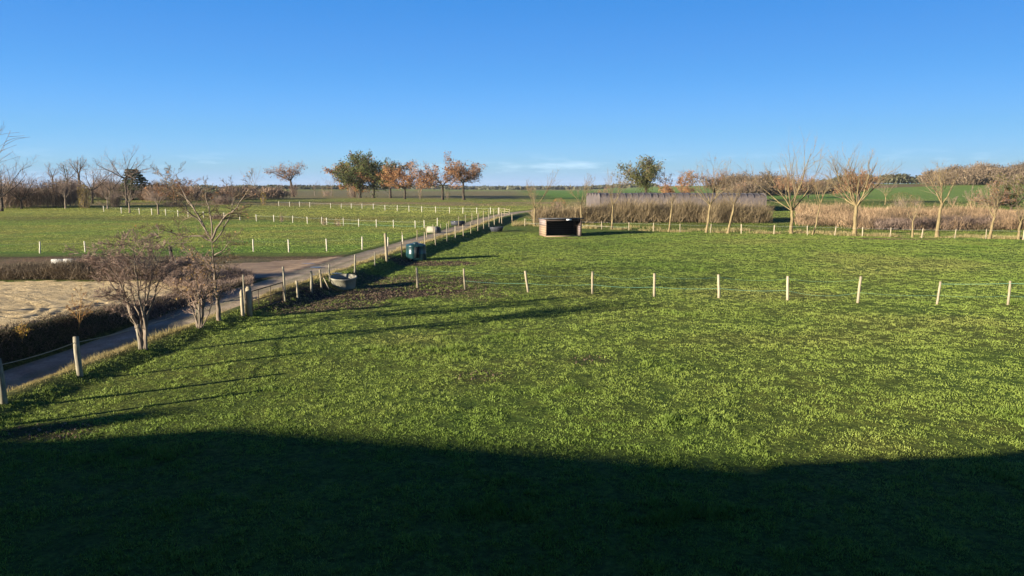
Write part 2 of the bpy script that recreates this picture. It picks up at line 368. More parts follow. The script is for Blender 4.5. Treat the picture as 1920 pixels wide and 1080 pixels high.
def steps(segs):
    out = []
    for a, b, s in segs: out += list(np.arange(a, b, s))
    out.append(segs[-1][1]); return np.array(out)
GY = steps([(-120, 8, 8), (8, 46, .4), (46, 62.5, .5), (62.5, 100, .75), (100, 240, 2), (240, 800, 14), (800, 4800, 200)])
US = steps([(-4000, -800, 400), (-800, -120, 34), (-120, -40, 4), (-40, -20, 1), (-20, -6.8, .6), (-6.8, -5.6, .6), (-5.6, -4.1, .3), (-4.1, -1.1, .5),
            (-1.1, 2.3, .2), (2.3, 24.3, .5), (24.3, 60.3, 1), (60.3, 140, 4), (140, 820, 34), (820, 4000, 400)])
UU, YY = np.meshgrid(US, GY); XX = UU + Fx(YY); ZZ = h(XX, YY)
nr, nc = XX.shape
uc = (UU[:-1, :-1] + UU[:-1, 1:]) / 2; yc_ = (YY[:-1, :-1] + YY[1:, :-1]) / 2
idx = np.arange(nr * nc).reshape(nr, nc)
Q = np.stack([idx[:-1, :-1], idx[:-1, 1:], idx[1:, 1:], idx[1:, :-1]], -1)
lane_m = (uc < -1.1) & (uc > -4.1) & (yc_ < 165)
yard_w = vnoise(uc, yc_, 3, 51) * 3.5
yard_m = (uc <= -4.1) & (uc > -13.5 - yard_w) & (yc_ > YARD_Y0 + .2) & (yc_ < YARD_Y1 - 6.5 + yard_w * .4 + S(uc, -14, -4) * 3.5)
arena_m = (uc < -5.9) & (yc_ < 45.4) & (yc_ > 6)
def sheet(name, mask, m):
    q = Q[mask]; used = np.unique(q); remap = -np.ones(nr * nc, int); remap[used] = np.arange(len(used))
    V = np.stack([XX.ravel()[used], YY.ravel()[used], ZZ.ravel()[used]], 1)
    mb = MB(); mb.add(V, remap[q]); o = mb.build(name, m, smooth=True)
    _, cc, md = ground_cols(V[:, 0], V[:, 1])
    a = o.data.attributes.new('own', 'FLOAT_COLOR', 'POINT'); a.data.foreach_set('color', np.concatenate([cc, np.ones((len(V), 1))], 1).astype(np.float32).ravel())
    a = o.data.attributes.new('mud', 'FLOAT', 'POINT'); a.data.foreach_set('value', md.astype(np.float32))
    return o
# pasture soil and turf
m, N, L, b = newmat('turf', .95, .1); gp = geopos(N)
fine = nd_noise(N, L, gp, 9, 6, .7); mid = nd_noise(N, L, gp, 1.3, 5, .65); big = nd_noise(N, L, gp, .16, 3, .5)
own = attr(N, 'own').outputs['Color']
soil = N.new('ShaderNodeSeparateXYZ'); L.new(gp, soil.inputs[0]); sr_ = N.new('ShaderNodeMapRange'); L.new(soil.outputs['Y'], sr_.inputs['Value'])
sr_.inputs['From Min'].default_value = 30; sr_.inputs['From Max'].default_value = 95; sr_.inputs['To Min'].default_value = .42; sr_.inputs['To Max'].default_value = .74
cs_ = N.new('ShaderNodeCombineColor'); [L.new(sr_.outputs[0], cs_.inputs[k_]) for k_ in range(3)]
own = nd_mix(N, L, 1.0, own, cs_.outputs[0], 'MULTIPLY')       # ground colour darkened, most of all near, under the modelled blades
g1 = nd_mix(N, L, 1.0, own, nd_ramp(N, L, fine, [(.32, (.42, .42, .42)), (.5, (.95, .95, .95)), (.68, (1.55, 1.5, 1.45))]), 'MULTIPLY')
mid2 = nd_noise(N, L, gp, 3.6, 4, .7); g1 = nd_mix(N, L, 1.0, g1, nd_ramp(N, L, mid2, [(.34, (.62, .66, .6)), (.62, (1.22, 1.18, 1.15))]), 'MULTIPLY')
g2 = nd_mix(N, L, 1.0, g1, nd_ramp(N, L, mid, [(.32, (.66, .76, .7)), (.66, (1.25, 1.16, 1.1))]), 'MULTIPLY')
g3 = nd_mix(N, L, 1.0, g2, nd_ramp(N, L, big, [(.35, (.88, 1.0, .9)), (.65, (1.15, 1.02, 1.05))]), 'MULTIPLY')
L.new(g3, b.inputs['Base Color'])
hh = nd_math(N, L, 'ADD', nd_math(N, L, 'MULTIPLY', fine, .35), nd_math(N, L, 'MULTIPLY', mid, 1.0))
nd_bump(N, L, b, hh, .8, .16); M['turf'] = m
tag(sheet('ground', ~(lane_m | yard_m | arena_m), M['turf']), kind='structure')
# lane: compacted earth with two paler wheel tracks
m, N, L, b = newmat('lane_earth', .9, .25); gp = geopos(N)
n1 = nd_noise(N, L, gp, .9, 6, .65); n2 = nd_noise(N, L, gp, 12, 5, .7)
cc = nd_ramp(N, L, n1, [(.3, (.27, .19, .12)), (.5, (.42, .31, .195)), (.68, (.56, .43, .28))])
cc = nd_mix(N, L, 1.0, cc, nd_ramp(N, L, n2, [(.3, (.7, .7, .7)), (.7, (1.25, 1.25, 1.25))]), 'MULTIPLY')
tr = attr(N, 'var').outputs['Fac']; cc = nd_mix(N, L, tr, nd_mix(N, L, .7, cc, (.17, .17, .06)), cc)
L.new(cc, b.inputs['Base Color']); nd_bump(N, L, b, nd_math(N, L, 'ADD', n1, nd_math(N, L, 'MULTIPLY', n2, .3)), .5, .12); M['lane'] = m
ln = sheet('lane', lane_m, M['lane'])
co = np.empty(len(ln.data.vertices) * 3, np.float32); ln.data.vertices.foreach_get('co', co); co = co.reshape(-1, 3)
uu = co[:, 0] - Fx(co[:, 1]); trk = np.exp(-((uu + 1.8) / .42) ** 2) + np.exp(-((uu + 3.3) / .42) ** 2)
ln.data.attributes['var'].data.foreach_set('value', np.clip(.25 + trk, 0, 1).astype(np.float32)); tag(ln, kind='structure')
M['yard'] = simple('yard_earth', (.20, .125, .072), (.46, .32, .19), .55, .85, .6, .2, 7, wpos=True, stretch=(1, 2.4, 1))
tag(sheet('yard', yard_m, M['yard']), kind='structure')
M['puddle'], N, L, b = newmat('puddle_water', .3, .35); b.inputs['Base Color'].default_value = (.16, .14, .12, 1)
def puddle(px, py, rx, ry):
    x, y = PT(px, py); an = np.linspace(0, 2 * math.pi, 25)[:-1]; k = 1 + .35 * (vnoise(np.cos(an) * 2 + px, np.sin(an) * 2, 1.0, 5) - .5)
    X = x + np.cos(an) * rx * k; Y = y + np.sin(an) * ry * k; z = float(np.max(h(X, Y))) + .03
    o = MB().poly(np.stack([X, Y, np.full(24, z)], 1)).build('puddle', M['puddle']); tag(o, kind='structure')
puddle(592, 503, .4, .35); puddle(578, 496, .5, .2); puddle(596, 519, .5, .16); puddle(631, 514, .35, .2)
# sand arena, with wheel ruts pressed into it
m, N, L, b = newmat('arena_sand', .95, .1); gp = geopos(N)
n1 = nd_noise(N, L, gp, 1.9, 7, .75); n2 = nd_noise(N, L, gp, 6, 5, .75)
cc = nd_ramp(N, L, n1, [(.3, (.46, .33, .16)), (.52, (.68, .51, .27)), (.7, (.78, .61, .35))])
cc = nd_mix(N, L, 1.0, cc, nd_ramp(N, L, n2, [(.3, (.75, .75, .75)), (.6, (1.1, 1.1, 1.1))]), 'MULTIPLY')
L.new(cc, b.inputs['Base Color']); nd_bump(N, L, b, nd_math(N, L, 'ADD', n1, nd_math(N, L, 'MULTIPLY', n2, .6)), 1.0, .16); M['sand'] = m
ay = steps([(6, 22, 1), (22, 45.6, .16)]); au = steps([(-60, -32, 1.0), (-32, -5.9, .16)])
AU, AY = np.meshgrid(au, ay); AX = AU + Fx(AY); AZ = h(AX, AY)
def rut(pxs, w=.12, dep=.05):
    """a wheel rut through points seen on the sand"""
    global AZ
    P = np.array([PT(*p) for p in pxs]); t = np.linspace(0, 1, 60); ti = np.linspace(0, 1, len(P))
    c = np.stack([np.interp(t, ti, P[:, 0]), np.interp(t, ti, P[:, 1])], 1)
    for k in range(3): c[1:-1] = (c[:-2] + c[1:-1] * 2 + c[2:]) / 4
    mk = (AY > P[:, 1].min() - 2) & (AY < P[:, 1].max() + 2) & (AX > P[:, 0].min() - 2) & (AX < P[:, 0].max() + 2)
    d = np.min(np.hypot(AX[mk][:, None] - c[None, :, 0], AY[mk][:, None] - c[None, :, 1]), 1)
    AZ[mk] += -dep * np.exp(-(d / w) ** 2) + dep * .55 * np.exp(-((d - w * 1.9) / (w * .7)) ** 2)
for pts in ([(0, 592), (40, 598), (78, 590), (92, 577), (60, 560), (0, 550)], [(0, 612), (50, 616), (90, 596), (130, 575)], [(60, 610), (100, 602), (140, 580), (200, 566), (290, 556)],
            [(140, 600), (220, 580), (320, 560)], [(0, 570), (50, 566), (70, 575), (50, 588), (0, 586)], [(150, 560), (200, 570), (260, 565), (340, 548)], [(0, 628), (40, 622), (90, 610)],
            [(0, 540), (90, 536), (200, 545), (300, 540)], [(30, 640), (90, 606), (150, 590)]): rut(pts)
AZ += (vnoise(AX, AY, .8, 61) - .5) * .02 + (vnoise(AX, AY, .38, 62) - .5) * .06 + .01
AZ -= .25 * (S(AU, -6.25, -5.9) + S(-AU, 58, 60))
ai = np.arange(AX.size).reshape(AX.shape)
mb = MB(); mb.add(np.stack([AX, AY, AZ], -1).reshape(-1, 3), np.stack([ai[:-1, :-1], ai[:-1, 1:], ai[1:, 1:], ai[1:, :-1]], -1).reshape(-1, 4))
tag(mb.build('sand_arena', M['sand'], smooth=True), kind='structure')

# =================================================================== HOUSE THE PHOTO IS TAKEN FROM (its shadow lies over the pasture)
M['render'] = simple('lime_render', (.42, .38, .31), (.52, .48, .40), 2, .9, .2, .01)
M['slate'] = simple('slate_roof', (.05, .055, .06), (.10, .105, .11), 3, .7, .4, .02)
M['glass'] = simple('window_glass', (.03, .04, .05), (.05, .06, .07), 1, .1, spec=.6)
M['whitewood'] = simple('white_wood', (.65, .65, .62), (.75, .75, .72), 3, .6)
def house(name, cx, cy, lx, ly, eave, ridge, rz, hipl, hipr, label):
    e = empty(name, (cx, cy, 0), rz, label=label, cat='house')
    MB().box((0, 0, eave / 2 - .2), (lx, ly, eave + .4)).build('wall', M['render'], e)
    ov = .35; x0, x1, y0, y1 = -lx / 2 - ov, lx / 2 + ov, -ly / 2 - ov, ly / 2 + ov; zb = eave + .01; r0, r1 = x0 + hipl, x1 - hipr
    V = [(x0, y0, zb), (x1, y0, zb), (x1, y1, zb), (x0, y1, zb), (r0, 0, ridge), (r1, 0, ridge)]
    mb = MB(); mb.v.append(np.array(V, float)); mb.var.append(np.full(6, .5)); mb.n = 6
    mb.ng = [[0, 1, 5, 4], [2, 3, 4, 5], [3, 0, 4], [1, 2, 5], [3, 2, 1, 0]]
    rf = mb.build('roof', M['slate'], e)
    MB().box((lx * .36, 0, ridge + .05), (.9, .6, 1.3)).build('chimney', M['render'], rf)
    k = int(lx // 3.6)
    for i in range(k):
        for z in (1.5, 4.2):
            X = -lx / 2 + (i + .5) * lx / k
            if z > 3 and abs(cx + X) < 1.4: continue
            w = MB().box((X, ly / 2 + .01, z), (1.15, .1, 1.35)).build('window', M['whitewood'], e)
            MB().box((X, ly / 2 + .065, z), (.95, .02, 1.15)).build('pane', M['glass'], w)
    return e
house('house', -5.0, -4.5, 29, 8.0, 5.5, 7.7, 0, 3.3, 3, 'long rendered farmhouse with a slate roof on which the viewer stands')
house('farm_building', -34.0, -6.5, 19.0, 7.0, 5.6, 7.95, -.215, .3, .3, 'rendered farm building with a slate roof left of the farmhouse')
house('barn', -62, -3.4, 44.6, 7.0, 5.2, 7.25, 0, .3, .3, 'long low barn with a slate roof beyond the farm building')

# =================================================================== FENCES
rp = np.random.default_rng(5)
def post_mb(x, y, hgt, r=.055, sides=7, lean=(0, 0), point=False, z=None):
    z = hz(x, y) if z is None else z
    n = 4; s = np.linspace(0, 1, n); p = np.stack([lean[0] * hgt * s + rp.normal(0, .006, n), lean[1] * hgt * s + rp.normal(0, .006, n), -.15 + s * (hgt + .15)], 1)
    rr = r * (1.08 - .1 * s); mb = MB()
    if point: p = np.vstack([p, p[-1] + [lean[0] * .12, 0, .12]]); rr = np.append(rr, r * .25)
    mb.tube(p, rr, sides, var=rp.random()); return mb, np.array([x, y, z])
def put(mb, loc, name, mat_, par):
    o = mb.build(name, mat_, par, smooth=False); o.location = Vector(loc) - par.location; return o
def line_mb(A, B, sag, r=.008, sides=3, n=7):
    t = np.linspace(0, 1, n)[:, None]; p = A * (1 - t) + B * t; p[:, 2] -= (4 * t[:, 0] * (1 - t[:, 0])) * sag; return p
def fence(name, label, posts, hgt, mat_='post', r=.055, lines=(), group=None, cat='fence'):
    """posts: (px, py of the foot[, height, lean x, material, radius, pointed])"""
    W = [PT(p[0], p[1]) for p in posts]
    e = empty(name, (W[0][0], W[0][1], hz(*W[0])), label=label, cat=cat, group=group); tops = []
    for p, (x, y) in zip(posts, W):
        hh_ = (p[2] if len(p) > 2 and p[2] else hgt) * (1 if len(p) > 2 and p[2] else rp.uniform(.94, 1.06)); ln_ = p[3] if len(p) > 3 else rp.normal(0, .035)
        mt = p[4] if len(p) > 4 and p[4] else mat_; rr = p[5] if len(p) > 5 and p[5] else r * rp.uniform(.9, 1.15); pt = len(p) > 6 and p[6]
        mb, loc = post_mb(x, y, hh_, rr, 6, (ln_, rp.normal(0, .02)), pt); put(mb, loc, 'post', M[mt], e); tops.append((loc, hh_, ln_))
    for (lname, f, mt, rad, sag, i0, i1) in lines:
        mb = MB()
        for a, b_ in zip(tops[i0:i1], tops[i0 + 1:i1]):
            A = a[0] + [a[2] * a[1] * f, -.06, a[1] * f]; B = b_[0] + [b_[2] * b_[1] * f, -.06, b_[1] * f]
            mb.tube(line_mb(A, B, sag * rp.uniform(.3, 1.3)), rad, 4, cap=False)
        if mb.n: o = mb.build(lname, M[mt], e); o.location = -e.location
    return e
# rope fence crossing the paddock
fence('paddock_fence', 'cream round posts with sagging green tape crossing the middle of the pasture',
      [(783, 540, 1.2, -.03), (872, 543, 1.2, -.05), (991, 548, 1.2, -.16), (1111, 551, 1.25, -.02), (1227, 556, 1.25, -.02), (1348, 559, 1.25, -.05), (1477, 563, 1.25, -.05), (1608, 568, 1.35, .07), (1756, 571, 1.15, .10), (1890, 572, 1.2, 0), (2030, 574)],
      1.2, 'post', .062, [('tape', .42, 'greentape', .006, .08, 1, 7), ('tape', .40, 'greentape', .004, .22, 6, 11), ('tape', .90, 'greentape', .009, .04, 8, 11), ('wire', .9, 'greentape', .0025, .2, 0, 8)])
# posts on the right-hand verge of the lane
lane_posts = [(-120, 800, 1.2, 0, 'oldpost', .08), (8, 756, 1.2, -.03, 'oldpost', .09), (151, 705, 1.2, -.06, 'oldpost', .085)]
fence('rope_fence', 'two stout grey posts with a drooping rope on the verge at the lower left', lane_posts + [(262, 655, .9, .0, 'oldpost', .05), (372, 612, .9, 0, 'oldpost', .05), (455, 592, 1.0, 0, 'oldpost', .05)], 1.15, 'oldpost', .08,
      [('rope', .86, 'rope', .012, .10, 0, 6)])
v = [(559, 559, .9, -.08), (584, 548, 1.15, .02, 'oldpost', .07), (604, 541, 1.05, -.10), (618, 528, 1.0, .0, 'oldpost'), (665, 512, 1.2, .06, 'oldpost', .06), (703, 499, .95, .0, 'oldpost')]
fence('verge_fence', 'uneven thin posts on the lane verge between the gate and the green tank', v, 1.1, 'post', .05, [('wire', .8, 'rope', .005, .08, 0, 6)])
v = [(797, 466, 1.5, -.02), (817, 461, 1.6), (838, 453, 1.9, 0, 'oldpost', .045), (854, 447, 1.35), (869, 444, 1.4), (883, 440, 1.5), (896, 434, 2.2, .02), (907, 430, 1.6), (917, 427, 1.8, 0, 'oldpost'), (927, 423, 1.4), (941, 421, 1.9, -.02), (936, 419, 1.0), (960, 415, 1.2)]
fence('track_fence', 'pale thin posts along the right side of the track running to the horizon', v, 1.4, 'post', .05, [('wire', .8, 'rope', .005, .08, 0, 13)])
v = [(757, 457, 1.2, -.14), (782, 450, 1.1), (800, 445, 1.2), (813, 441, 1.3), (826, 436, 1.1), (841, 429, 1.1), (860, 424, 1.4), (873, 420, 1.4, 0, 'oldpost'), (885, 417, 1.5), (897, 414, 1.3), (906, 411, 1.4), (916, 409, 1.5), (926, 406, 1.4), (934, 404, 1.3)]
fence('track_fence', 'thin posts with green tape along the left edge of the distant track', v, 1.25, 'post', .045, [('tape', .85, 'greentape', .007, .04, 5, 14), ('tape', .5, 'greentape', .008, .04, 6, 14)])
# field boundary left of the yard
v = [(-60, 476), (75, 475, 1.05), (160, 473, 1.0), (475, 472, 1.15), (542, 473, 1.15), (613, 471, 1.15), (679, 468, 1.2), (727, 462, .9), (755, 458, .9)]
fence('field_fence', 'widely spaced posts along the near edge of the left green field', v, 1.1, 'palepost', .06, [('wire', .85, 'rope', .005, .06, 0, 9)])
v = [(481, 415), (514, 416), (549, 418), (577, 420, None, -.06), (603, 420), (613, 422), (644, 424), (673, 425), (706, 426), (738, 427), (779, 428), (796, 428), (820, 424, 1.2)]
fence('field_fence', 'pale posts with white tape across the middle of the left field', v, 1.15, 'palepost', .062, [('tape', .82, 'tape', .006, .05, 0, 13), ('tape', .35, 'tape', .010, .05, 5, 8), ('tape', .3, 'greentape', .010, .08, 7, 12)])
v = [(523, 387), (543, 388), (562, 388), (581, 389), (620, 391), (640, 391), (659, 391), (679, 392), (700, 392.5), (722, 395), (745, 396), (767, 397), (791, 398), (817, 399), (843, 400), (868, 400.5), (894, 401), (920, 401.5), (935, 402)]
fence('field_fence', 'farthest line of pale posts and white tape before the oak trees', v, 1.2, 'palepost', .065, [('tape', .85, 'tape', .007, .05, 0, 19), ('tape', .4, 'tape', .004, .05, 4, 19)])
v = [(195, 397), (228, 400), (262, 402), (285, 403), (311, 404), (334, 405.5), (353, 407), (382, 409), (420, 411), (450, 413)]
fence('field_fence', 'short cream posts across the far left field behind bare trees', v, 1.15, 'palepost', .068, [('wire', .8, 'tape', .004, .05, 0, 10)])
# far fence of the big pasture, under the pale trees
v = [(984, 424), (1128, 430), (1179, 432), (1225, 434), (1275, 436), (1332, 437, None, .08), (1390, 438), (1451, 439), (1514, 441), (1565, 442, None, .10), (1617, 443.5), (1669, 444.5), (1728, 446, None, .09), (1790, 447, None, .08), (1848, 448), (1918, 450, None, .05), (1985, 452)]
fence('pasture_fence', 'cream posts on the far side of the big pasture under the row of pale trees', v, 1.15, 'post', .062, [('wire', .88, 'tape', .004, .05, 0, 17), ('tape', .4, 'tape', .008, .04, 0, 3)])

# single posts of the gateway
def lone_post(px, py, hgt, mt, r, lean, label, point=False, sq=False, name='fence_post'):
    x, y = PT(px, py); e = None
    if sq:
        mb = MB().box((0, 0, hgt / 2 - .1), (r * 2, r * 2, hgt + .2), .3).box((0, 0, hgt + .03), (r * 1.5, r * 1.5, .06), .3)
    else: mb, _ = post_mb(x, y, hgt, r, 8, (lean, 0), point)
    o = mb.build(name, M[mt]); o.location = (x, y, hz(x, y)); return tag(o, label, 'post')
lone_post(456, 592, 1.05, 'post', .075, -.03, 'pale sharpened post just left of the square gate post', point=True)
lone_post(468, 591, 1.22, 'post', .12, 0, 'thick square pale timber gate post at the hinge of the field gate', sq=True, name='gate_post')
lone_post(460, 588, 1.75, 'oldpost', .03, -.01, 'tall thin stick standing behind the square gate post')
lone_post(535, 566, 1.75, 'oldpost', .05, -.02, 'tall thin weathered pole at the latch end of the gate', name='gate_post')
lone_post(726, 491, 2.1, 'post', .10, -.05, 'tallest pale post on the verge left of the green tank')
lone_post(753, 483, 1.25, 'darkpost', .05, .02, 'short black post touching the left of the green tank')
lone_post(325, 498, 1.5, 'darkpost', .12, -.12, 'dark leaning stump post standing in the brush beyond the arena')
x, y = PT(604, 541); lb = MB().tube([(0.1, 0, .6), (.42, -.15, 0)], [.03, .03], 6); o = lb.build('prop_stick', M['post']); o.location = (x, y, hz(x, y)); tag(o, 'thin stick leaning against a post left of the round trough', 'stick')

# field gate
M['gatemetal'] = simple('rusty_gate_tube', (.03, .022, .018), (.07, .05, .04), 8, .7, metal=.3)
A = np.array([*PT(472, 588), 0]); B = np.array([*PT(533, 567), 0]); zg = hz(A[0], A[1])
g = empty('field_gate', (A[0], A[1], zg), label='dark tubular metal gate hung between the square post and a thin pole', cat='gate')
D = (B - A); D[2] = hz(B[0], B[1]) - zg; W_ = D * .97; up = np.array([0, 0, 1.])
fr = MB()
for f in (.12, 1.0): fr.tube([W_ * .03 + up * f, W_ * .5 + up * f, W_ + up * f], .024, 6)
for s_ in (.03, 1.0): fr.tube([W_ * s_ + up * .12, W_ * s_ + up * 1.0], .024, 6)
fr.build('gate_frame', M['gatemetal'], g)
for s_ in (.22, .60): MB().tube([W_ * s_ + up * .12, W_ * s_ + up * 1.0], .016, 6).build('upright', M['gatemetal'], g)
MB().tube([W_ * .03 + up * .55, W_ + up * .55], .018, 6).build('rail', M['gatemetal'], g)
MB().tube([W_ * 1.0 + up * .9, W_ * 1.10 + np.array([.1, -.3, .0])], .03, 6).build('brace', M['darkpost'], g)
# small far gate at the head of the track
A = np.array([*PT(937, 403), 0]); B = np.array([*PT(955, 404), 0]); zg = hz(A[0], A[1])
g = empty('field_gate', (A[0], A[1], zg), label='small pale gate of three bars beside the far end of the track', cat='gate')
D = B - A
for s_ in (0, .5, 1): put(MB().tube([(0, 0, -.1), (0, 0, 1.3)], .05, 6), g.location[:] + D * s_, 'upright', M['post'], g)
for f in (.35, .75, 1.15): MB().tube([up * f, D + up * f], .03, 5).build('rail', M['post'], g)

# =================================================================== FIELD SHELTER
def planks(name, c1, c2, axis_scale):
    m, N, L, b = newmat(name, .85, .15); op = objpos(N)
    mp = N.new('ShaderNodeMapping'); mp.inputs['Scale'].default_value = axis_scale; L.new(op, mp.inputs[0])
    w = N.new('ShaderNodeTexWave'); w.wave_type = 'BANDS'; w.bands_direction = 'Z'; w.inputs['Scale'].default_value = 1.15; w.inputs['Distortion'].default_value = .15; L.new(op, w.inputs[0])
    n = nd_noise(N, L, mp.outputs[0], 4, 5)
    c = nd_mix(N, L, n, c1, c2); c = nd_mix(N, L, 1.0, c, nd_ramp(N, L, w.outputs[0], [(.02, (.35, .35, .35)), (.10, (1, 1, 1))]), 'MULTIPLY')
    L.new(c, b.inputs['Base Color']); nd_bump(N, L, b, w.outputs[0], .3, .02); return m
M['plank'] = planks('shelter_planks', (.22, .145, .09), (.36, .26, .17), (1, 1, 6))
M['plankpink'] = planks('shelter_planks_weathered', (.22, .165, .145), (.34, .27, .235), (1, 1, 6))
M['plankshade'] = planks('shelter_shaded_planks', (.035, .025, .02), (.09, .065, .05), (1, 1, 6))  # darker copy of the planks, the deep interior's shade put into the colour
M['roofing'] = simple('bitumen_roofing', (.045, .045, .05), (.10, .10, .105), 2, .9)
x0, y0 = PT(1023, 444.5); x1 = x0 + 4.35
SR = math.radians(12); sh = empty('field_shelter', (x0, y0, hz(x0, y0)), SR, label='open fronted timber horse shelter with a lit plank side wall', cat='shelter')
W, Dp, Hf, Hb = 4.45, 3.2, 2.28, 2.12
def slab(V8, name, mt, par=None):
    mb = MB(); mb.add(V8, [[0, 2, 3, 1], [4, 5, 7, 6], [0, 1, 5, 4], [2, 6, 7, 3], [0, 4, 6, 2], [1, 3, 7, 5]]); return mb.build(name, M[mt], par or sh)
def bx(c, d, name, mt, par=None): return MB().box(c, d).build(name, M[mt], par or sh)
bx((.03, Dp / 2, .62), (.06, Dp, 1.36), 'side_wall', 'plank'); bx((.03, Dp / 2, 1.68), (.05, Dp, .74), 'upper_boarding', 'plankpink')
bx((W - .03, Dp / 2, 1.02), (.06, Dp, 2.1), 'side_wall', 'plank'); bx((W / 2, Dp - .03, 1.0), (W - .12, .05, 2.05), 'back_wall', 'plankshade')
bx((.09, Dp / 2, 1.0), (.02, Dp - .12, 2.0), 'shade_lining', 'plankshade'); bx((W - .09, Dp / 2, 1.0), (.02, Dp - .12, 2.0), 'shade_lining', 'plankshade')  # dark boards that carry the interior shade in their colour
slab([(-.15, -.25, Hf - .14), (W + .2, -.25, Hf - .14), (-.15, Dp + .15, Hb - .08), (W + .2, Dp + .15, Hb - .08), (-.15, -.25, Hf), (W + .2, -.25, Hf), (-.15, Dp + .15, Hb + .02), (W + .2, Dp + .15, Hb + .02)], 'roof', 'roofing')
bx((W / 2, -.02, Hf - .28), (W, .05, .2), 'fascia', 'plankshade'); bx((W - .18, -.03, .64), (.34, .05, 1.3), 'front_panel', 'plankpink')
bx((.05, -.03, 1.0), (.12, .06, 2.05), 'corner_post', 'plank'); bx((W - .05, -.07, 1.05), (.14, .08, 2.0), 'corner_post', 'plankshade'); bx((W / 2, -.05, .06), (W - .1, .08, .16), 'sill_board', 'plank')
bx((W * .63, -.30, Hf - .22), (.62, .03, .16), 'name_board', 'whitewood')
# earth floor inside
MB().box((W / 2, Dp / 2, -.02), (W - .2, Dp - .1, .06)).build('floor', M['yard'], sh)

# =================================================================== TROUGHS AND TANK
M['trough'] = simple('grey_plastic', (.22, .20, .14), (.32, .29, .21), 3, .6, .1, .01)
M['water'] = simple('still_water', (.012, .014, .018), (.02, .022, .026), 1, .05, spec=.5)
M['tank'] = simple('dark_teal_plastic', (.006, .026, .028), (.014, .055, .055), 2, .35, .1, .02, spec=.5)
M['tankdark'] = simple('tank_recess_shade', (.004, .008, .010), (.008, .012, .014), 2, .6)  # near-black, shade of the recess and notch put into the colour
M['black'] = simple('black_rubber', (.03, .032, .038), (.06, .062, .07), 3, .55)
x, y = PT(640, 543); y += .62; z = hz(x, y) - .02
t = empty('round_trough', (x, y, z), label='round grey water trough in the mud beside the lane', cat='trough'); t.rotation_euler = (math.radians(6), math.radians(1), 0); t.scale = (1.1, 1.1, 1.15)
MB().lathe([(.02, -.05), (.56, -.05), (.60, .10), (.67, .50), (.71, .52), (.71, .58), (.66, .585), (.63, .52), (.56, .12), (.02, .1)], (0, 0, 0), 40).build('basin', M['trough'], t, smooth=True)
MB().lathe([(.001, .36), (.605, .36)], (0, 0, 0), 40).build('water', M['water'], t)
x, y = PT(778, 490); y += .75; z = hz(x, y)
t = empty('plastic_tank', (x, y, z), math.radians(20), label='tall dark green ribbed plastic tank standing in mud by the lane', cat='tank')
def rsq(s, k, z, n=48):
    an = np.arange(n) * 2 * math.pi / n; c, s_ = np.cos(an), np.sin(an); p = k
    r = s / (np.abs(c) ** p + np.abs(s_) ** p) ** (1 / p) * (1 + .018 * np.cos(an * 12)); return np.stack([r * c, r * s_, np.full(n, z)], 1)
rings = [rsq(.70, 4, -.03), rsq(.74, 4, .06), rsq(.74, 4, .55), rsq(.755, 4, .58), rsq(.735, 4, .62), rsq(.72, 4, 1.12), rsq(.74, 4, 1.18), rsq(.70, 4, 1.26), rsq(.45, 3, 1.34), rsq(.02, 2, 1.36)]
V = np.concatenate(rings); i = np.arange(len(rings) - 1)[:, None] * 48; j = np.arange(48)[None]; j2 = (j + 1) % 48
MB().add(V, np.stack([i + j, i + j2, i + 48 + j2, i + 48 + j], -1).reshape(-1, 4)).build('body', M['tank'], t, smooth=True)
MB().box((-.10, -.745, .70), (.40, .03, .9)).build('front_panel', M['tankdark'], t)  # flat dark box standing in for the shaded recess
MB().lathe([(.22, 1.32), (.22, 1.42), (.18, 1.45), (.01, 1.45)], (0, 0, 0), 20).build('lid', M['tank'], t, smooth=True)
MB().box((-.52, -.745, .10), (.14, .04, .2)).build('notch_shade', M['tankdark'], t)  # dark box standing in for the shaded notch at the base
x, y = PT(931, 434)
t = empty('rubber_trough', (x, y, hz(x, y)), label='low black round tub on the pasture beside the end of the track fence', cat='trough')
MB().lathe([(.02, -.05), (.62, -.05), (.80, .45), (.82, .60), (.76, .60), (.72, .45), (.02, .15)], (0, 0, 0), 28, 1.1, .9).build('basin', M['black'], t, smooth=True)
x, y = PT(861, 423); x -= .2
t = empty('rubber_trough', (x, y, hz(x, y)), label='long black trough in the left field behind the track posts', cat='trough')
mb = MB(); mb.box((0, 0, .3), (1.9, .75, .6), .1, taper=1.1); mb.build('basin', M['black'], t); MB().box((0, 0, .62), (1.7, .6, .05), .1).build('water', M['water'], t)
x, y = PT(812, 436)
t = empty('water_tank', (x, y, hz(x, y)), math.radians(-25), label='pale grey water tank with a dark end left of the track', cat='tank')
MB().box((0, 0, .38), (1.5, .8, .75), taper=.86).build('body', M['trough'], t); MB().box((.66, 0, .40), (.28, .84, .62), taper=.9).build('end_cap', M['black'], t)
M['concrete'] = simple('pale_concrete', (.36, .34, .30), (.50, .48, .43), 2, .9, .2, .02)
def block(px, py, d, rz, label):
    x, y = PT(px, py); o = MB().box((0, 0, d[2] / 2 - .03), d, rz, taper=.96).build('concrete_block', M['concrete']); o.location = (x, y, hz(x, y)); tag(o, label, 'block')
block(112, 494, (1.1, .4, .36), .08, 'long white block lying behind the brush beyond the arena'); block(133, 495, (.9, .5, .42), -.1, 'shorter off white block right of the long white one')
block(336, 500, (.5, .4, .42), .2, 'small white block in brush right of the dark stump post')

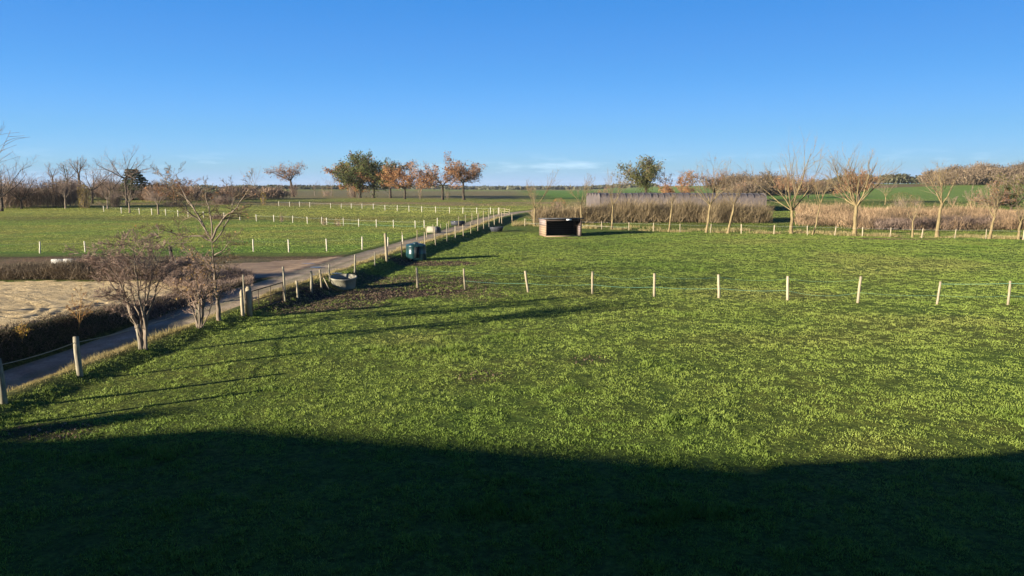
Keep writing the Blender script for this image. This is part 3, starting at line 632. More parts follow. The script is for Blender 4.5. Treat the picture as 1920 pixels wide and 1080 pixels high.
# =================================================================== NEAR TREES ON THE LANE VERGE
def traced(name, label, foot, limbs, spec, r0, barkm, twigm, seed, leaves=None, cat='tree', dyw=1.0, split=1):
    """limbs: lists of points seen in the photo, spread in depth so that the crown is round"""
    rng = np.random.default_rng(seed); x, y = PT(*foot); z = hz(x, y)
    e = empty(name, (x, y, z), label=label, cat=cat); out = []
    for k, (pts, rr) in enumerate(limbs):
        P = []; dd = dyw * math.sin(k * 2.4 + seed)
        for i, (px, py) in enumerate(pts):
            s = i / max(1, len(pts) - 1); q = PD(px, py, y + dd * s * s); P.append(q - [x, y, z])
        P = np.array(P); n = 3 * (len(P) - 1) + 1; ti = np.linspace(0, len(P) - 1, n)
        c = np.stack([np.interp(ti, range(len(P)), P[:, a]) for a in range(3)], 1); c[1:-1] = (c[:-2] + 2 * c[1:-1] + c[2:]) / 4
        c[1:-1] += rng.normal(0, .015, (n - 2, 3)); L_ = np.linalg.norm(np.diff(c, axis=0), axis=1).sum()
        rad = np.maximum(rr * .85 * (1 - np.linspace(0, 1, n)) ** .85, .0075); out.append((c, rad, 1 if k else 0)); sprout(rng, c, rad, L_ * .75, 1, out, spec)
    polys_mb(out, 0, split).build('trunk', M[barkm], e, smooth=True); crown = polys_mb(out, split + 1, 9).build('crown', M[twigm], e)
    if leaves:
        mt, per, size, var = leaves; C = leafpts(rng, out, 2, 9, per, .05)
        if len(C): V, F, vv = quads(rng, C, size, rng.random(len(C))); MB().add(V, F, vv).build('leaves', M[mt], e)
    return e
M['tanleaf'] = leafmat('tan_leaves', [(0, (.22, .12, .04)), (.5, (.40, .24, .08)), (1, (.50, .36, .12))])
M['orangeleaf'] = leafmat('orange_leaves', [(0, (.15, .065, .025)), (.4, (.30, .14, .055)), (1, (.44, .26, .11))])
M['oakleaf'] = leafmat('russet_oak_leaves', [(0, (.09, .045, .025)), (.35, (.22, .11, .05)), (.7, (.33, .17, .08)), (1, (.40, .26, .14))])
M['ivy'] = leafmat('ivy_leaves', [(0, (.022, .030, .010)), (.4, (.055, .070, .020)), (.75, (.12, .125, .035)), (1, (.20, .17, .055))], .15)
M['yellowleaf'] = leafmat('yellow_leaves', [(0, (.26, .17, .03)), (1, (.55, .38, .06))])
M['olive'] = leafmat('olive_leaves', [(0, (.05, .055, .02)), (.5, (.11, .10, .035)), (1, (.20, .15, .06))], .15)

traced('bare_tree', 'nearest bare tree with several pale stems rising from one foot on the verge', (270, 656),
       [([(266, 656), (258, 610), (243, 585), (236, 560), (222, 520), (196, 490), (166, 478)], .085), ([(270, 656), (262, 620), (250, 598), (240, 570), (228, 530), (215, 500), (205, 470)], .06),
        ([(272, 657), (270, 610), (268, 590), (275, 560), (285, 520), (298, 480), (310, 455)], .07), ([(274, 656), (272, 600), (262, 570), (256, 520), (252, 480), (248, 450)], .06),
        ([(268, 656), (264, 600), (250, 560), (240, 510), (236, 470)], .05), ([(272, 640), (276, 590), (290, 560), (294, 530), (320, 500), (338, 486)], .05), ([(258, 612), (246, 600), (238, 592), (228, 565), (210, 551)], .035),
        ([(270, 650), (268, 585), (274, 540), (280, 500), (276, 462)], .045), ([(238, 565), (214, 540), (190, 500), (176, 492)], .04)],
       mk_spec(kids=(8, 13, 9, 6), ang=42, ratio=.46, wob=.24, up=.15, maxlv=4, tmin=.0085, t0=.42), .1, 'greybark', 'pinktwig', 3, dyw=1.3)
traced('bare_shrub', 'bushy many stemmed shrub with yellowish leaves beside the tall bare tree', (375, 616),
       [([(372, 617), (368, 590), (362, 565), (350, 540)], .06), ([(374, 617), (374, 580), (372, 550), (366, 510), (362, 488)], .06), ([(378, 614), (380, 580), (386, 550), (392, 520), (398, 500)], .06), ([(376, 612), (382, 590), (378, 560), (380, 520), (378, 480)], .05),
        ([(372, 612), (360, 578), (345, 556), (338, 546)], .04), ([(380, 612), (392, 585), (398, 570), (400, 552)], .035), ([(376, 600), (368, 560), (352, 520), (345, 498)], .04)],
       mk_spec(kids=(8, 11, 8, 5), ang=42, ratio=.5, wob=.24, up=.2, maxlv=4, tmin=.008, t0=.35), .1, 'greybark', 'pinktwig', 8, leaves=('tanleaf', 1.0, .04, 0), cat='shrub', dyw=.9)
traced('bare_tree', 'tall leaning bare tree with a forked open crown above the lane', (410, 601),
       [([(411, 602), (409, 570), (404, 535), (402, 510), (400, 470), (397, 448)], .12), ([(397, 452), (388, 435), (378, 415), (366, 395), (352, 378), (344, 358), (334, 340), (326, 326)], .06),
        ([(397, 452), (372, 440), (350, 446), (325, 436), (300, 430), (275, 420)], .05), ([(397, 450), (405, 430), (420, 405), (440, 395), (455, 372), (468, 354), (474, 338)], .065),
        ([(398, 455), (412, 440), (428, 415), (436, 390), (438, 362), (434, 346)], .045), ([(385, 428), (370, 410), (352, 400), (345, 380), (320, 365), (300, 358)], .035), ([(397, 448), (398, 420), (390, 385), (385, 362), (390, 346)], .045),
        ([(402, 500), (385, 490), (370, 470), (345, 462)], .035), ([(400, 480), (418, 470), (432, 452), (446, 436)], .035), ([(366, 395), (350, 372), (326, 356), (308, 334), (296, 318)], .03), ([(401, 510), (418, 500), (428, 488), (440, 486)], .03)],
       mk_spec(kids=(6, 13, 8, 4), ang=42, ratio=.40, wob=.24, up=.3, maxlv=4, tmin=.007, t0=.25), .12, 'greybark', 'lichentwig', 5, leaves=('orangeleaf', .18, .05, 0), dyw=1.6)
traced('bare_shrub', 'small tan leafed sapling on the edge of the sand arena', (148, 618),
       [([(148, 620), (147, 600), (145, 580), (135, 562)], .022), ([(148, 618), (150, 590), (152, 570), (150, 548)], .022), ([(148, 612), (156, 590), (166, 575)], .016), ([(147, 600), (138, 585), (128, 576)], .014)],
       mk_spec(kids=(9, 9, 5), ang=38, ratio=.55, wob=.2, up=.3, maxlv=3, tmin=.006, t0=.25), .03, 'tanleaf', 'orangeleaf', 9, leaves=('tanleaf', 4.5, .035, 0), cat='shrub', dyw=.4)
traced('bare_shrub', 'tiny yellow leafed shrub at the left end of the arena edge', (40, 642),
       [([(42, 644), (42, 630), (46, 618), (50, 608)], .016), ([(42, 644), (38, 628), (34, 616)], .016), ([(42, 640), (44, 622), (40, 606)], .014)],
       mk_spec(kids=(8, 7, 4), ang=40, ratio=.55, wob=.2, up=.3, maxlv=3, tmin=.006, t0=.2), .03, 'tanleaf', 'tanleaf', 10, leaves=('yellowleaf', 6, .035, 0), cat='shrub', dyw=.3)
# big tree whose twigs reach into the left edge of the picture
rng = np.random.default_rng(77); pol = tree_polys(rng, 8.6, .2, .24, 9, 52, spec=mk_spec(kids=(6, 7, 6), ang=38, ratio=.55, wob=.16, up=.22, maxlv=3, tmin=.010, t0=.25))
e = empty('bare_tree', (-25.5, 31.5, hz(-25.5, 31.5)), label='bare tree outside the left edge whose twigs reach into the picture', cat='tree')
polys_mb(pol, 0, 1).build('trunk', M['greybark'], e, smooth=True); polys_mb(pol, 2, 9).build('crown', M['twig'], e)

# =================================================================== TREE KINDS
def tree_obj(name, label, x, y, H, cat='tree', seed=0, kind='vase', r=None, lean=(0, 0), group=None, leaves=None, bark='lichenbark', twig='lichentwig', ivy=0, lf=None, z=None, sp=None, tf=.33, nl=5, ang=34, flat=1, ivyw=1.0):
    rng = np.random.default_rng(seed); z = hz(x, y) if z is None else z
    e = empty(name, (x, y, z), label=label, cat=cat, group=group); r = r or H * .022
    pol = tree_polys(rng, H, r, tf, nl, ang, lean, sp or mk_spec(), flat)
    polys_mb(pol, 0, 1).build('trunk', M[bark], e, smooth=True); polys_mb(pol, 2, 9).build('crown', M[twig], e)
    if leaves:
        mt, per, size, lo, jit = leaves; C = leafpts(rng, pol, lo, 9, per, jit)
        if len(C): V, F, vv = quads(rng, C, size, clumpvar(C, H * .12, rng)); MB().add(V, F, vv).build('leaves', M[mt], e)
    if ivy:
        C = leafpts(rng, [(p, q, l) for p, q, l in pol if l <= 1], 0, 1, ivy, H * .035 * ivyw); V, F, vv = quads(rng, C, H * .014 * (1 + (ivyw - 1) * .3), clumpvar(C, H * .08, rng)); MB().add(V, F, vv).build('ivy', M['ivy'], e)
    return e
# row of pale lichen-covered trees along the far pasture fence: (px, foot, top, kids scale, label, kw)
TW = .010
row = [
 (1003, 424, 332, 'leftmost pale tree of the row, left of the shelter', dict(seed=101, ang=40, nl=4, tf=.36, r=.15)),
 (1088, 427, 328, 'slender pale tree standing right behind the shelter roof', dict(seed=102, ang=24, nl=4, tf=.42, r=.14)),
 (1147, 430, 322, 'pale forked tree just right of the shelter', dict(seed=103, ang=36, nl=4, tf=.40, r=.14, lean=(.03, 0))),
 (1254, 434, 358, 'thin pale tree leaning right with few twigs, before the orange oak', dict(seed=104, ang=16, nl=3, tf=.55, r=.12, lean=(.10, 0))),
 (1324, 436, 304, 'pale tree with a wavy trunk and wide crown, right of the orange oak', dict(seed=105, ang=40, nl=6, tf=.38, r=.17, lean=(.08, 0))),
 (1364, 438, 346, 'pale tree whose crooked trunk leans right near the hedge end', dict(seed=106, ang=22, nl=3, tf=.55, r=.16, lean=(.17, 0))),
 (1484, 438, 288, 'broad pale tree with a straight trunk right of the hedge end', dict(seed=107, ang=42, nl=7, tf=.28, r=.24)),
 (1523, 440, 330, 'slim pale tree leaning right beside the broad straight one', dict(seed=108, ang=26, nl=4, tf=.5, r=.11, lean=(.16, 0))),
 (1601, 442, 280, 'largest pale tree of the row with a wide fan of limbs', dict(seed=109, ang=44, nl=8, tf=.34, r=.28)),
 (1711, 445, 362, 'short forked pale tree left of the double trunked one', dict(seed=110, ang=36, nl=3, tf=.35, r=.12, lean=(-.05, 0))),
 (1757, 445, 297, 'tall pale tree whose trunk divides into upright limbs', dict(seed=111, ang=24, nl=6, tf=.42, r=.22, lean=(.06, 0))),
 (1855, 448, 352, 'pale tree leaning right with two crooked limbs near the right edge', dict(seed=112, ang=42, nl=4, tf=.40, r=.18, lean=(.16, 0))),
 (1909, 449, 380, 'small pale tree at the right edge of the picture', dict(seed=113, ang=40, nl=4, tf=.45, r=.16, lean=(.05, 0))),
]
for px, fy, ty, lab, kw in row:
    x, y = PT(px, fy); H = (fy - ty) / F_PX * y * 1.02
    big_ = kw['r'] > .2
    kw.setdefault('sp', mk_spec(kids=(5, 9 if big_ else 8, 6), ang=30, ratio=.60, wob=.14, up=.6, maxlv=3, tmin=TW, t0=.2))
    tree_obj('pale_tree', lab, x, y, H, group='pale trees along the far pasture fence', leaves=('tanleaf', .35, .06, 2, .05), **kw)

# distant oaks: (px, foot, top, half width px, ...)
def oak(px, fy, ty, lab, seed, lf='oakleaf', per=5, ivy=0, ang=52, nl=7, tf=.33, lean=(0, 0), y=None, flat=1, size=.022, name='oak_tree', wide=1.0, group=None, ivyw=1.0):
    if y is None: x, y = PT(px, fy)
    else: x = (px - 960) / F_PX * y / 1.0
    z = hz(x, y); H = (fy - ty) / F_PX * y * (1.1 if ivyw > 1.5 else 1)
    return tree_obj(name, lab, x, y, H * 1.0, seed=seed, r=H * .035, tf=tf, nl=nl, ang=ang, flat=flat, lean=lean, bark='oakbark', twig='purpletwig', ivy=ivy, group=group, ivyw=ivyw,
                    leaves=(lf, per * 1.45, H * size * .8, 2, H * .03) if per else None, sp=mk_spec(kids=(6, 8, 5), ang=42, ratio=.55 * wide, wob=.22, up=.12, maxlv=3, tmin=.03, t0=.15))
oak(550, 369, 299, 'lone sparse oak with a leaning trunk on the left horizon', 261, per=2.0, ang=40, nl=8, tf=.42, lean=(-.14, 0), size=.018)
oak(664, 370, 292, 'orange leafed oak behind the left side of the ivy clad oaks', 202, lf='orangeleaf', per=6, tf=.15, nl=6, ang=40)
oak(675, 371, 288, 'left ivy clad dark green oak of the clump', 203, lf='ivy', per=5.5, ivyw=1.4, ivy=20, tf=.22, nl=7, ang=38, size=.02)
oak(700, 371, 288, 'right ivy clad dark green oak of the clump', 204, lf='ivy', per=6.5, ivyw=1.4, ivy=20, tf=.22, nl=7, ang=42, size=.02)
oak(732, 371, 303, 'orange oak with a leaning dark trunk right of the ivy clad pair', 205, lf='oakleaf', per=7, tf=.36, nl=6, ang=48, lean=(-.12, 0))
oak(759, 373, 310, 'round orange oak in the middle of the clump', 206, lf='orangeleaf', per=6, ivy=4, tf=.3, nl=8, ang=58)
oak(830, 375, 303, 'russet oak with ivy on its trunk left of the flat topped windswept oak', 247, lf='oakleaf', per=4.5, ivy=7, tf=.38, nl=7, ang=56)
oak(870, 375, 303, 'flat topped windswept oak at the right end of the clump', 208, lf='oakleaf', per=4, ivy=3, tf=.45, nl=8, ang=62, flat=.8)
oak(1210, 363, 290, 'big ivy covered oak with spreading arms behind the netted tunnel', 209, lf='olive', per=3.0, ivy=60, ivyw=1.9, tf=.45, nl=8, ang=60, y=215)
oak(1272, 366, 312, 'bright orange oak right of the ivy covered oak', 210, lf='orangeleaf', per=8, tf=.25, nl=8, ang=55, y=210)
oak(1337, 366, 310, 'pinkish thin oak behind the wavy trunked pale tree', 211, lf='oakleaf', per=2.6, ivy=5, tf=.3, nl=7, ang=45, y=215)
oak(1126, 370, 343, 'small orange tree on the horizon left of the ivy covered oak', 212, lf='orangeleaf', per=7, tf=.15, nl=6, ang=45, y=205)
oak(1388, 360, 322, 'small bare reddish tree behind the right part of the tunnel', 213, per=1.6, tf=.2, nl=6, ang=45, y=240)
oak(1477, 366, 322, 'reddish brown tree behind the broad straight trunked pale tree', 214, per=5, tf=.25, nl=8, ang=58, y=260)
oak(1511, 364, 328, 'reddish brown tree right behind the broad pale tree', 218, per=5, tf=.25, nl=7, ang=52, y=262)
oak(1606, 366, 303, 'round russet oak behind the largest pale tree', 215, per=7.5, tf=.3, nl=8, ang=56, y=205)
oak(1895, 402, 328, 'brown and green oak by the right edge behind the pale trees', 216, lf='olive', per=7, ivy=6, tf=.2, nl=8, ang=55, size=.02)
oak(1868, 402, 345, 'lower brown oak left of the brown and green one', 219, lf='oakleaf', per=3.5, tf=.2, nl=7, ang=50)
oak(335, 375, 328, 'round orange tree on the left behind the far field', 217, lf='orangeleaf', per=7, tf=.2, nl=8, ang=50, y=200)
for px, fy, ty, lab, s in ((478, 364, 312, 'small bare tree left of the yellow bush on the horizon', 231), (590, 367, 338, 'thin bare sapling just right of the lone sparse oak', 232),
                           (621, 367, 328, 'bare thin tree between the lone oak and the oak clump', 233), (1785, 399, 362, 'little pale tree in the far green field on the right', 234), (1818, 404, 346, 'leaning pale tree in the far green field on the right', 235),
                           (1659, 384, 335, 'thin bare tree with an ivy foot right of the largest pale tree', 236)):
    x, y = PT(px, fy); tree_obj('bare_tree', lab, x, y, (fy - ty) / F_PX * y, seed=s, r=.16, tf=.3, nl=5, ang=30, bark='greybark' if px < 1000 else 'lichenbark', twig='twig', sp=mk_spec(kids=(5, 5, 4), ang=34, ratio=.55, up=.4, maxlv=3, tmin=.022, t0=.2), ivy=3 if px == 1659 else 0)

# ivy columns and bushes
def bush(name, label, px, fy, wpx, hpx, mt, n=900, seed=1, twigs=300, y=None, dep=1.0, size=.09, tm='purpletwig', group=None, cat='bush', trunk=True, xw=None, shape=1.0):
    rng = np.random.default_rng(seed)
    if y is None: x, y = PT(px, fy)
    else: x = (px - 960) / F_PX * y
    z = hz(x, y); w = wpx / F_PX * y / 2; hh_ = hpx / F_PX * y
    e = empty(name, (x, y, z), label=label, cat=cat, group=group)
    k = rng.random((n, 3)); th = k[:, 0] * 6.283; zz = k[:, 1]; prof = np.sqrt(np.clip(1 - (np.abs(zz - .45) / .56) ** 2.2, .02, 1)) * shape + (1 - shape) * .8
    bl = .72 + .5 * vnoise(th * 1.1 + 9, zz * 3, .5, seed); rr = prof * w * np.sqrt(k[:, 2] * .6 + .4) * bl
    C = np.stack([rr * np.cos(th), rr * np.sin(th) * dep, zz * hh_ * (.9 + .2 * vnoise(th * 2, th, .7, seed + 1))], 1)
    V, F, vv = quads(rng, C, size * hh_ ** .35 * .55, clumpvar(C, hh_ * .2, rng)); MB().add(V, F, vv).build('foliage', M[mt], e)
    if twigs:
        B = np.stack([rng.normal(0, w * .25, twigs), rng.normal(0, w * .25 * dep, twigs), rng.random(twigs) * hh_ * .3], 1)
        D = rng.normal(0, .33 * w / (hh_ * .5 + .1), (twigs, 3)); D[:, 2] = 1; D /= np.linalg.norm(D, axis=1)[:, None]
        mb = MB(); add_spikes(mb, rng, B, D, rng.uniform(.4, .85, twigs) * hh_, max(.03, hh_ * .008), rng.random(twigs)); mb.build('stems', M[tm], e)
    return e
bush('ivy_column', 'slender ivy covered stump between the orange oak and the right oaks', 788, 374, 9, 30, 'ivy', 500, 301, 40, shape=.9, cat='tree')
bush('ivy_column', 'short ivy covered trunk at the foot of the russet oak', 840, 375, 9, 24, 'ivy', 400, 302, 30, shape=.9, cat='tree')
bush('bush', 'yellowish bush on the horizon left of the lone oak', 497, 364, 12, 24, 'yellowleaf', 350, 303, 60, y=190)
bush('bush', 'reddish hawthorn at the foot of the lone oak, left side', 526, 368, 22, 22, 'oakleaf', 600, 304, 200)
bush('bush', 'reddish hawthorn directly under the lone oak', 551, 369, 20, 26, 'oakleaf', 600, 305, 200)
bush('bush', 'pale brown bush right of the thin bare sapling', 613, 369, 30, 18, 'tanleaf', 500, 306, 200)
bush('bush', 'dark green bush behind the dry reeds on the right', 1690, 392, 50, 30, 'olive', 1800, 307, 200)
bush('bush', 'smaller dark green bush right of the double trunked pale tree', 1716, 388, 26, 22, 'olive', 700, 308, 100)
bush('bush', 'brown bush at the left foot of the orange oaks', 660, 371, 20, 32, 'orangeleaf', 700, 309, 100)
bush('bush', 'ivy bush spreading at the foot of the big ivy covered oak', 1212, 366, 44, 22, 'ivy', 1200, 310, 60, y=212)
bush('bush', 'orange bush at the foot of the bright orange oak', 1262, 367, 40, 16, 'orangeleaf', 700, 311, 60, y=207)
bush('bush', 'dark bush at the foot of the pinkish thin oak', 1330, 368, 34, 18, 'ivy', 800, 312, 60, y=212)
bush('bush', 'orange bush at the left end of the brown hedge', 1046, 396, 34, 24, 'orangeleaf', 700, 313, 200, y=150)
bush('bush', 'purplish round bush in the left trees, before the cedar', 217, 389, 30, 34, 'olive', 900, 314, 500)
bush('bush', 'dark evergreen bush left of the yellow tree', 141, 382, 22, 30, 'ivy', 900, 315, 100)
bush('yellow_tree', 'small yellow leafed tree among the left bare trees', 160, 391, 24, 44, 'yellowleaf', 500, 316, 250, tm='lichentwig', cat='tree')
bush('bush', 'low dark bramble mound in the left far grass', 186, 384, 22, 12, 'ivy', 600, 317, 60)
bush('bush', 'long dark bramble mound right of the left tree group', 325, 388, 70, 20, 'olive', 1300, 318, 500, dep=.4)
bush('bush', 'pale brown thicket behind the tall leaning bare tree', 420, 384, 80, 24, 'oakleaf', 900, 319, 900, dep=.4)
bush('bush', 'small grey thicket at the middle field fence', 410, 411, 56, 12, 'oakleaf', 300, 320, 700, dep=.4)
bush('bush', 'thin grey shrub between posts of the middle field fence, left', 529, 417, 12, 18, 'oakleaf', 60, 321, 45)
bush('bush', 'thin grey shrub between posts of the middle field fence, middle', 607, 423, 16, 16, 'oakleaf', 80, 322, 45)
bush('bush', 'thin brown shrub left of the white taped posts', 634, 425, 18, 16, 'tanleaf', 120, 323, 45)
bush('bush', 'orange leafed bush row on the left horizon', 295, 372, 60, 26, 'orangeleaf', 900, 324, 400, dep=.5, y=215)

# left group of bare trees: front row of slim trees on the far-left field edge
for i, (px, fy, ty, lab) in enumerate([(27, 381, 330, 'slim dark stemmed bare tree nearest the left edge'), (56, 383, 335, 'second slim bare tree from the left edge'), (90, 388, 338, 'low branching bare tree in the left grass strip'),
                                       (123, 391, 325, 'pinkish bare tree before the dark evergreen bush'), (202, 392, 330, 'bare tree right of the yellow tree'), (243, 399, 335, 'forked bare tree before the purplish bush'), (297, 402, 345, 'bare tree by the cream field posts')]):
    x, y = PT(px, fy); tree_obj('bare_tree', lab, x, y, (fy - ty) / F_PX * y * 1.02, seed=400 + i, r=.17, tf=.28, nl=6, ang=38, bark='greybark', twig='purpletwig', sp=mk_spec(kids=(6, 6, 5), ang=36, ratio=.58, up=.35, maxlv=3, tmin=.017, t0=.2))
# tall trees behind them
for i, (px, ty, yy_, lab, kw) in enumerate([(8, 292, 150, 'broad bare tree at the left edge behind the slim ones', dict(ang=50, nl=8, tf=.25)), (45, 318, 165, 'dense low bare tree behind the left edge trees', dict(ang=48, nl=8, tf=.2)),
     (110, 297, 190, 'tall bare tree with two upswept limbs left of the thicket', dict(ang=26, nl=3, tf=.45)), (133, 296, 195, 'tall narrow bare tree rising from the ivy thicket', dict(ang=20, nl=4, tf=.5)), (159, 287, 190, 'tallest bare tree with a flat small crown on the left', dict(ang=38, nl=6, tf=.6)),
     (178, 302, 200, 'bare rounded tree right of the tallest left one', dict(ang=46, nl=7, tf=.3)), (213, 305, 205, 'bare greyish tree left of the cedar', dict(ang=44, nl=7, tf=.3)), (243, 288, 190, 'bare domed tree standing before the dark cedar', dict(ang=54, nl=8, tf=.5))]):
    x = (px - 960) / F_PX * yy_; z = hz(x, yy_); H = CAM_H - z + (352 - ty) / F_PX * yy_
    tree_obj('bare_tree', lab, x, yy_, H, seed=430 + i, r=.028 * H, bark='oakbark', twig='purpletwig', sp=mk_spec(kids=(6, 7, 5), ang=38, ratio=.55, up=.2, wob=.18, maxlv=3, tmin=.025, t0=.2), ivy=5 if px in (133,) else 0, **kw)
# cedar with layered dark shelves
rng = np.random.default_rng(8); yy_ = 230; x = (262 - 960) / F_PX * yy_; z = hz(x, yy_); e = empty('cedar_tree', (x, yy_, z), label='dark flat layered cedar sloping down to the right behind the domed bare tree', cat='tree')
H = CAM_H - z + (352 - 318) / F_PX * yy_
MB().tube([(-1.5, 0, -.2), (-1.3, 0, H * .5), (-1.2, 0, H * .97)], [.5, .4, .1], 7).build('trunk', M['oakbark'], e)
C = []
for k in range(9):
    zc = H * (.35 + .62 * k / 8); R = 4.6 * (1.15 - .75 * k / 8); cx = -1 + 1.6 * (1 - k / 8)
    q = rng.normal(0, 1, (420, 2)); q /= np.linalg.norm(q, axis=1)[:, None]; q *= np.sqrt(rng.random(420))[:, None] * R
    C.append(np.stack([cx + q[:, 0], q[:, 1], zc - .05 * q[:, 0] ** 2 * .6 + rng.normal(0, .13, 420)], 1))
C = np.concatenate(C); V, F, vv = quads(rng, C, .3, rng.random(len(C)) * .5, flat=.6); MB().add(V, F, vv).build('crown', M['ivy'], e)

# woods seen as a mass: many upright twiggy crowns
M['woodmass'] = leafmat('bare_wood_twigs', [(0, (.11, .08, .06)), (.5, (.24, .165, .115)), (1, (.40, .28, .18))], .1)
M['woodhill'] = leafmat('hill_wood_twigs', [(0, (.06, .045, .03)), (.5, (.15, .11, .07)), (1, (.28, .20, .125))], .1)
M['woodgreen'] = leafmat('dark_wood_leaves', [(0, (.035, .04, .022)), (.6, (.085, .085, .045)), (1, (.16, .14, .075))], .1)
def wood(name, label, crowns, mt, seed, n=260, tw=.05, cat='wood'):
    """crowns: (x, y, radius, height)"""
    rng = np.random.default_rng(seed); mb = MB()
    for (x, y, R, H) in crowns:
        z = hz(x, y); shade = rng.random() * .4
        B = np.stack([x + rng.normal(0, R * .42, n), y + rng.normal(0, R * .42, n), z + rng.random(n) * H * .55], 1)
        D = np.stack([(B[:, 0] - x) / R * .6 + rng.normal(0, .3, n), (B[:, 1] - y) / R * .6 + rng.normal(0, .3, n), np.full(n, 1.0)], 1); D /= np.linalg.norm(D, axis=1)[:, None]
        Lm = np.clip((z + H - B[:, 2]) * (1 - .35 * ((B[:, 0] - x) ** 2 + (B[:, 1] - y) ** 2) / R ** 2), .3, H) * rng.uniform(.5, 1, n)
        add_spikes(mb, rng, B, D, Lm, tw * (1 + y / 300), np.clip(shade + rng.random(n) * .6, 0, 1), bend=.12)
        c = B + D * (Lm * rng.uniform(.3, .95, n))[:, None]; V, F, vv = quads(rng, c, tw * 3.2 * (1 + y / 400), np.clip(shade + rng.random(n) * .6, 0, 1)); mb.add(V, F, vv)
    o = mb.build(name, M[mt]); return tag(o, label, cat, kind='stuff')
rw = np.random.default_rng(91)
def strip(x0, y0, x1, y1, n, R, H, jy=4): return [(x0 + (x1 - x0) * t + rw.normal(0, R * .3), y0 + (y1 - y0) * t + rw.normal(0, jy), R * rw.uniform(.7, 1.3), H * rw.uniform(.65, 1.25)) for t in (np.arange(n) + rw.random(n) * .6) / n]
def pxs(px, y): return (px - 960) / F_PX * y
wood('bare_wood', 'brown mass of bare trees along the far left behind the slim trees', strip(pxs(-60, 168), 168, pxs(150, 176), 176, 16, 3.4, 6.4) + strip(pxs(120, 232), 232, pxs(340, 236), 236, 18, 4.0, 6.6), 'woodmass', 501, 420, .04)
wood('bare_wood', 'low brown thicket stretching from the left trees to the lone oak', strip(pxs(280, 230), 230, pxs(540, 250), 250, 22, 3.6, 4.8), 'woodmass', 502, 260, .05)
wood('far_wood', 'thin dark tree line on the left horizon', strip(pxs(200, 800), 800, pxs(720, 900), 900, 60, 12, 5.0, 20), 'woodgreen', 503, 200, .12)
wood('far_wood', 'faint bluish tree line on the central horizon', strip(pxs(700, 1500), 1500, pxs(1220, 1300), 1300, 70, 14, 3.6, 60), 'woodgreen', 504, 120, .35)
wood('bare_wood', 'reddish brown wood behind the right end of the tunnel', strip(pxs(1370, 330), 330, pxs(1475, 340), 340, 18, 5, 10.5, 8), 'woodhill', 505, 420, .07)
wood('bare_wood', 'reddish thicket between the pale trees right of the tunnel', strip(pxs(1450, 360), 360, pxs(1560, 380), 380, 14, 5, 7, 8), 'woodhill', 506, 300, .07)
wood('far_wood', 'dark hedge line on the right hill under the sky', strip(pxs(1560, 560), 560, pxs(1760, 520), 520, 26, 6, 6.5, 8), 'woodgreen', 507, 220, .12)
wood('bare_wood', 'long brown wood on the right hill running to the picture edge', strip(pxs(1735, 430), 430, pxs(1990, 400), 400, 40, 6, 9.0, 10) + strip(pxs(1780, 450), 450, pxs(1990, 430), 430, 22, 6.5, 12, 8), 'woodhill', 508, 420, .08)

# =================================================================== NETTED TUNNEL
M['net'] = simple('grey_netting', (.075, .060, .055), (.16, .132, .122), .8, .8, .3, .1, stretch=(4, 1, 1), wpos=True)
M['steel'] = simple('galvanised_steel', (.14, .14, .14), (.2, .2, .2), 4, .5, metal=.5)
ty0, ty1 = 150.0, 178.0; tx0, tx1 = pxs(1122, 152), pxs(1428, 152); n_b = 5
e = empty('netted_tunnel', (tx0, ty0, hz(tx0, ty0)), label='long low grey netted tunnel behind the brown hedge', cat='tunnel'); gz = hz(tx0, ty0)
bw = (ty1 - ty0) / n_b
for k in range(n_b):
    an = np.linspace(0, math.pi, 13); prof = np.stack([np.zeros(13), ty0 + bw * (k + .5) - np.cos(an) * bw / 2, np.sin(an) * 1.15 + 2.35], 1)
    nx = 60; xs = np.linspace(tx0, tx1, nx); V = np.repeat(prof[None], nx, 0); V[..., 0] = xs[:, None]
    V[..., 2] += (np.abs(np.sin(np.arange(nx) * .5 * math.pi)) * -.06)[:, None] + (vnoise(V[..., 0], V[..., 1], 1.6, 3) - .5) * .16 + (hz(tx0, ty0 + bw * k) - gz) * .6
    if k == 0: V[:, 0, 2] = .02; 
    ii = np.arange(nx * 13).reshape(nx, 13); o = MB().add((V - [tx0, ty0, 0]).reshape(-1, 3), np.stack([ii[:-1, :-1], ii[:-1, 1:], ii[1:, 1:], ii[1:, :-1]], -1).reshape(-1, 4)).build('net_bay', M['net'], e, smooth=True)
    [MB().tube((prof[1:] + [(tx1 - tx0) * q_ / 26, -.03, .05] - np.array([0, ty0, 0])), .045, 5, cap=False).build('hoop', M['steel'], e) for q_ in range(27)] if k == 0 else None
    cap2_ = MB(); cap2_.poly(np.concatenate([prof + [tx0 - .02, 0, 0], [[tx0 - .02, ty0 + bw * (k + 1), 0], [tx0 - .02, ty0 + bw * k, 0]]])[::-1] - [tx0, ty0, 0]); cap2_.build('end_net', M['net'], e)
    cap_ = MB(); cap_.poly(np.concatenate([prof + [tx1 + .02, 0, 0], [[tx1 + .02, ty0 + bw * (k + 1), 0], [tx1 + .02, ty0 + bw * k, 0]]]) - [tx0, ty0, 0]); cap_.build('end_net', M['net'], e)

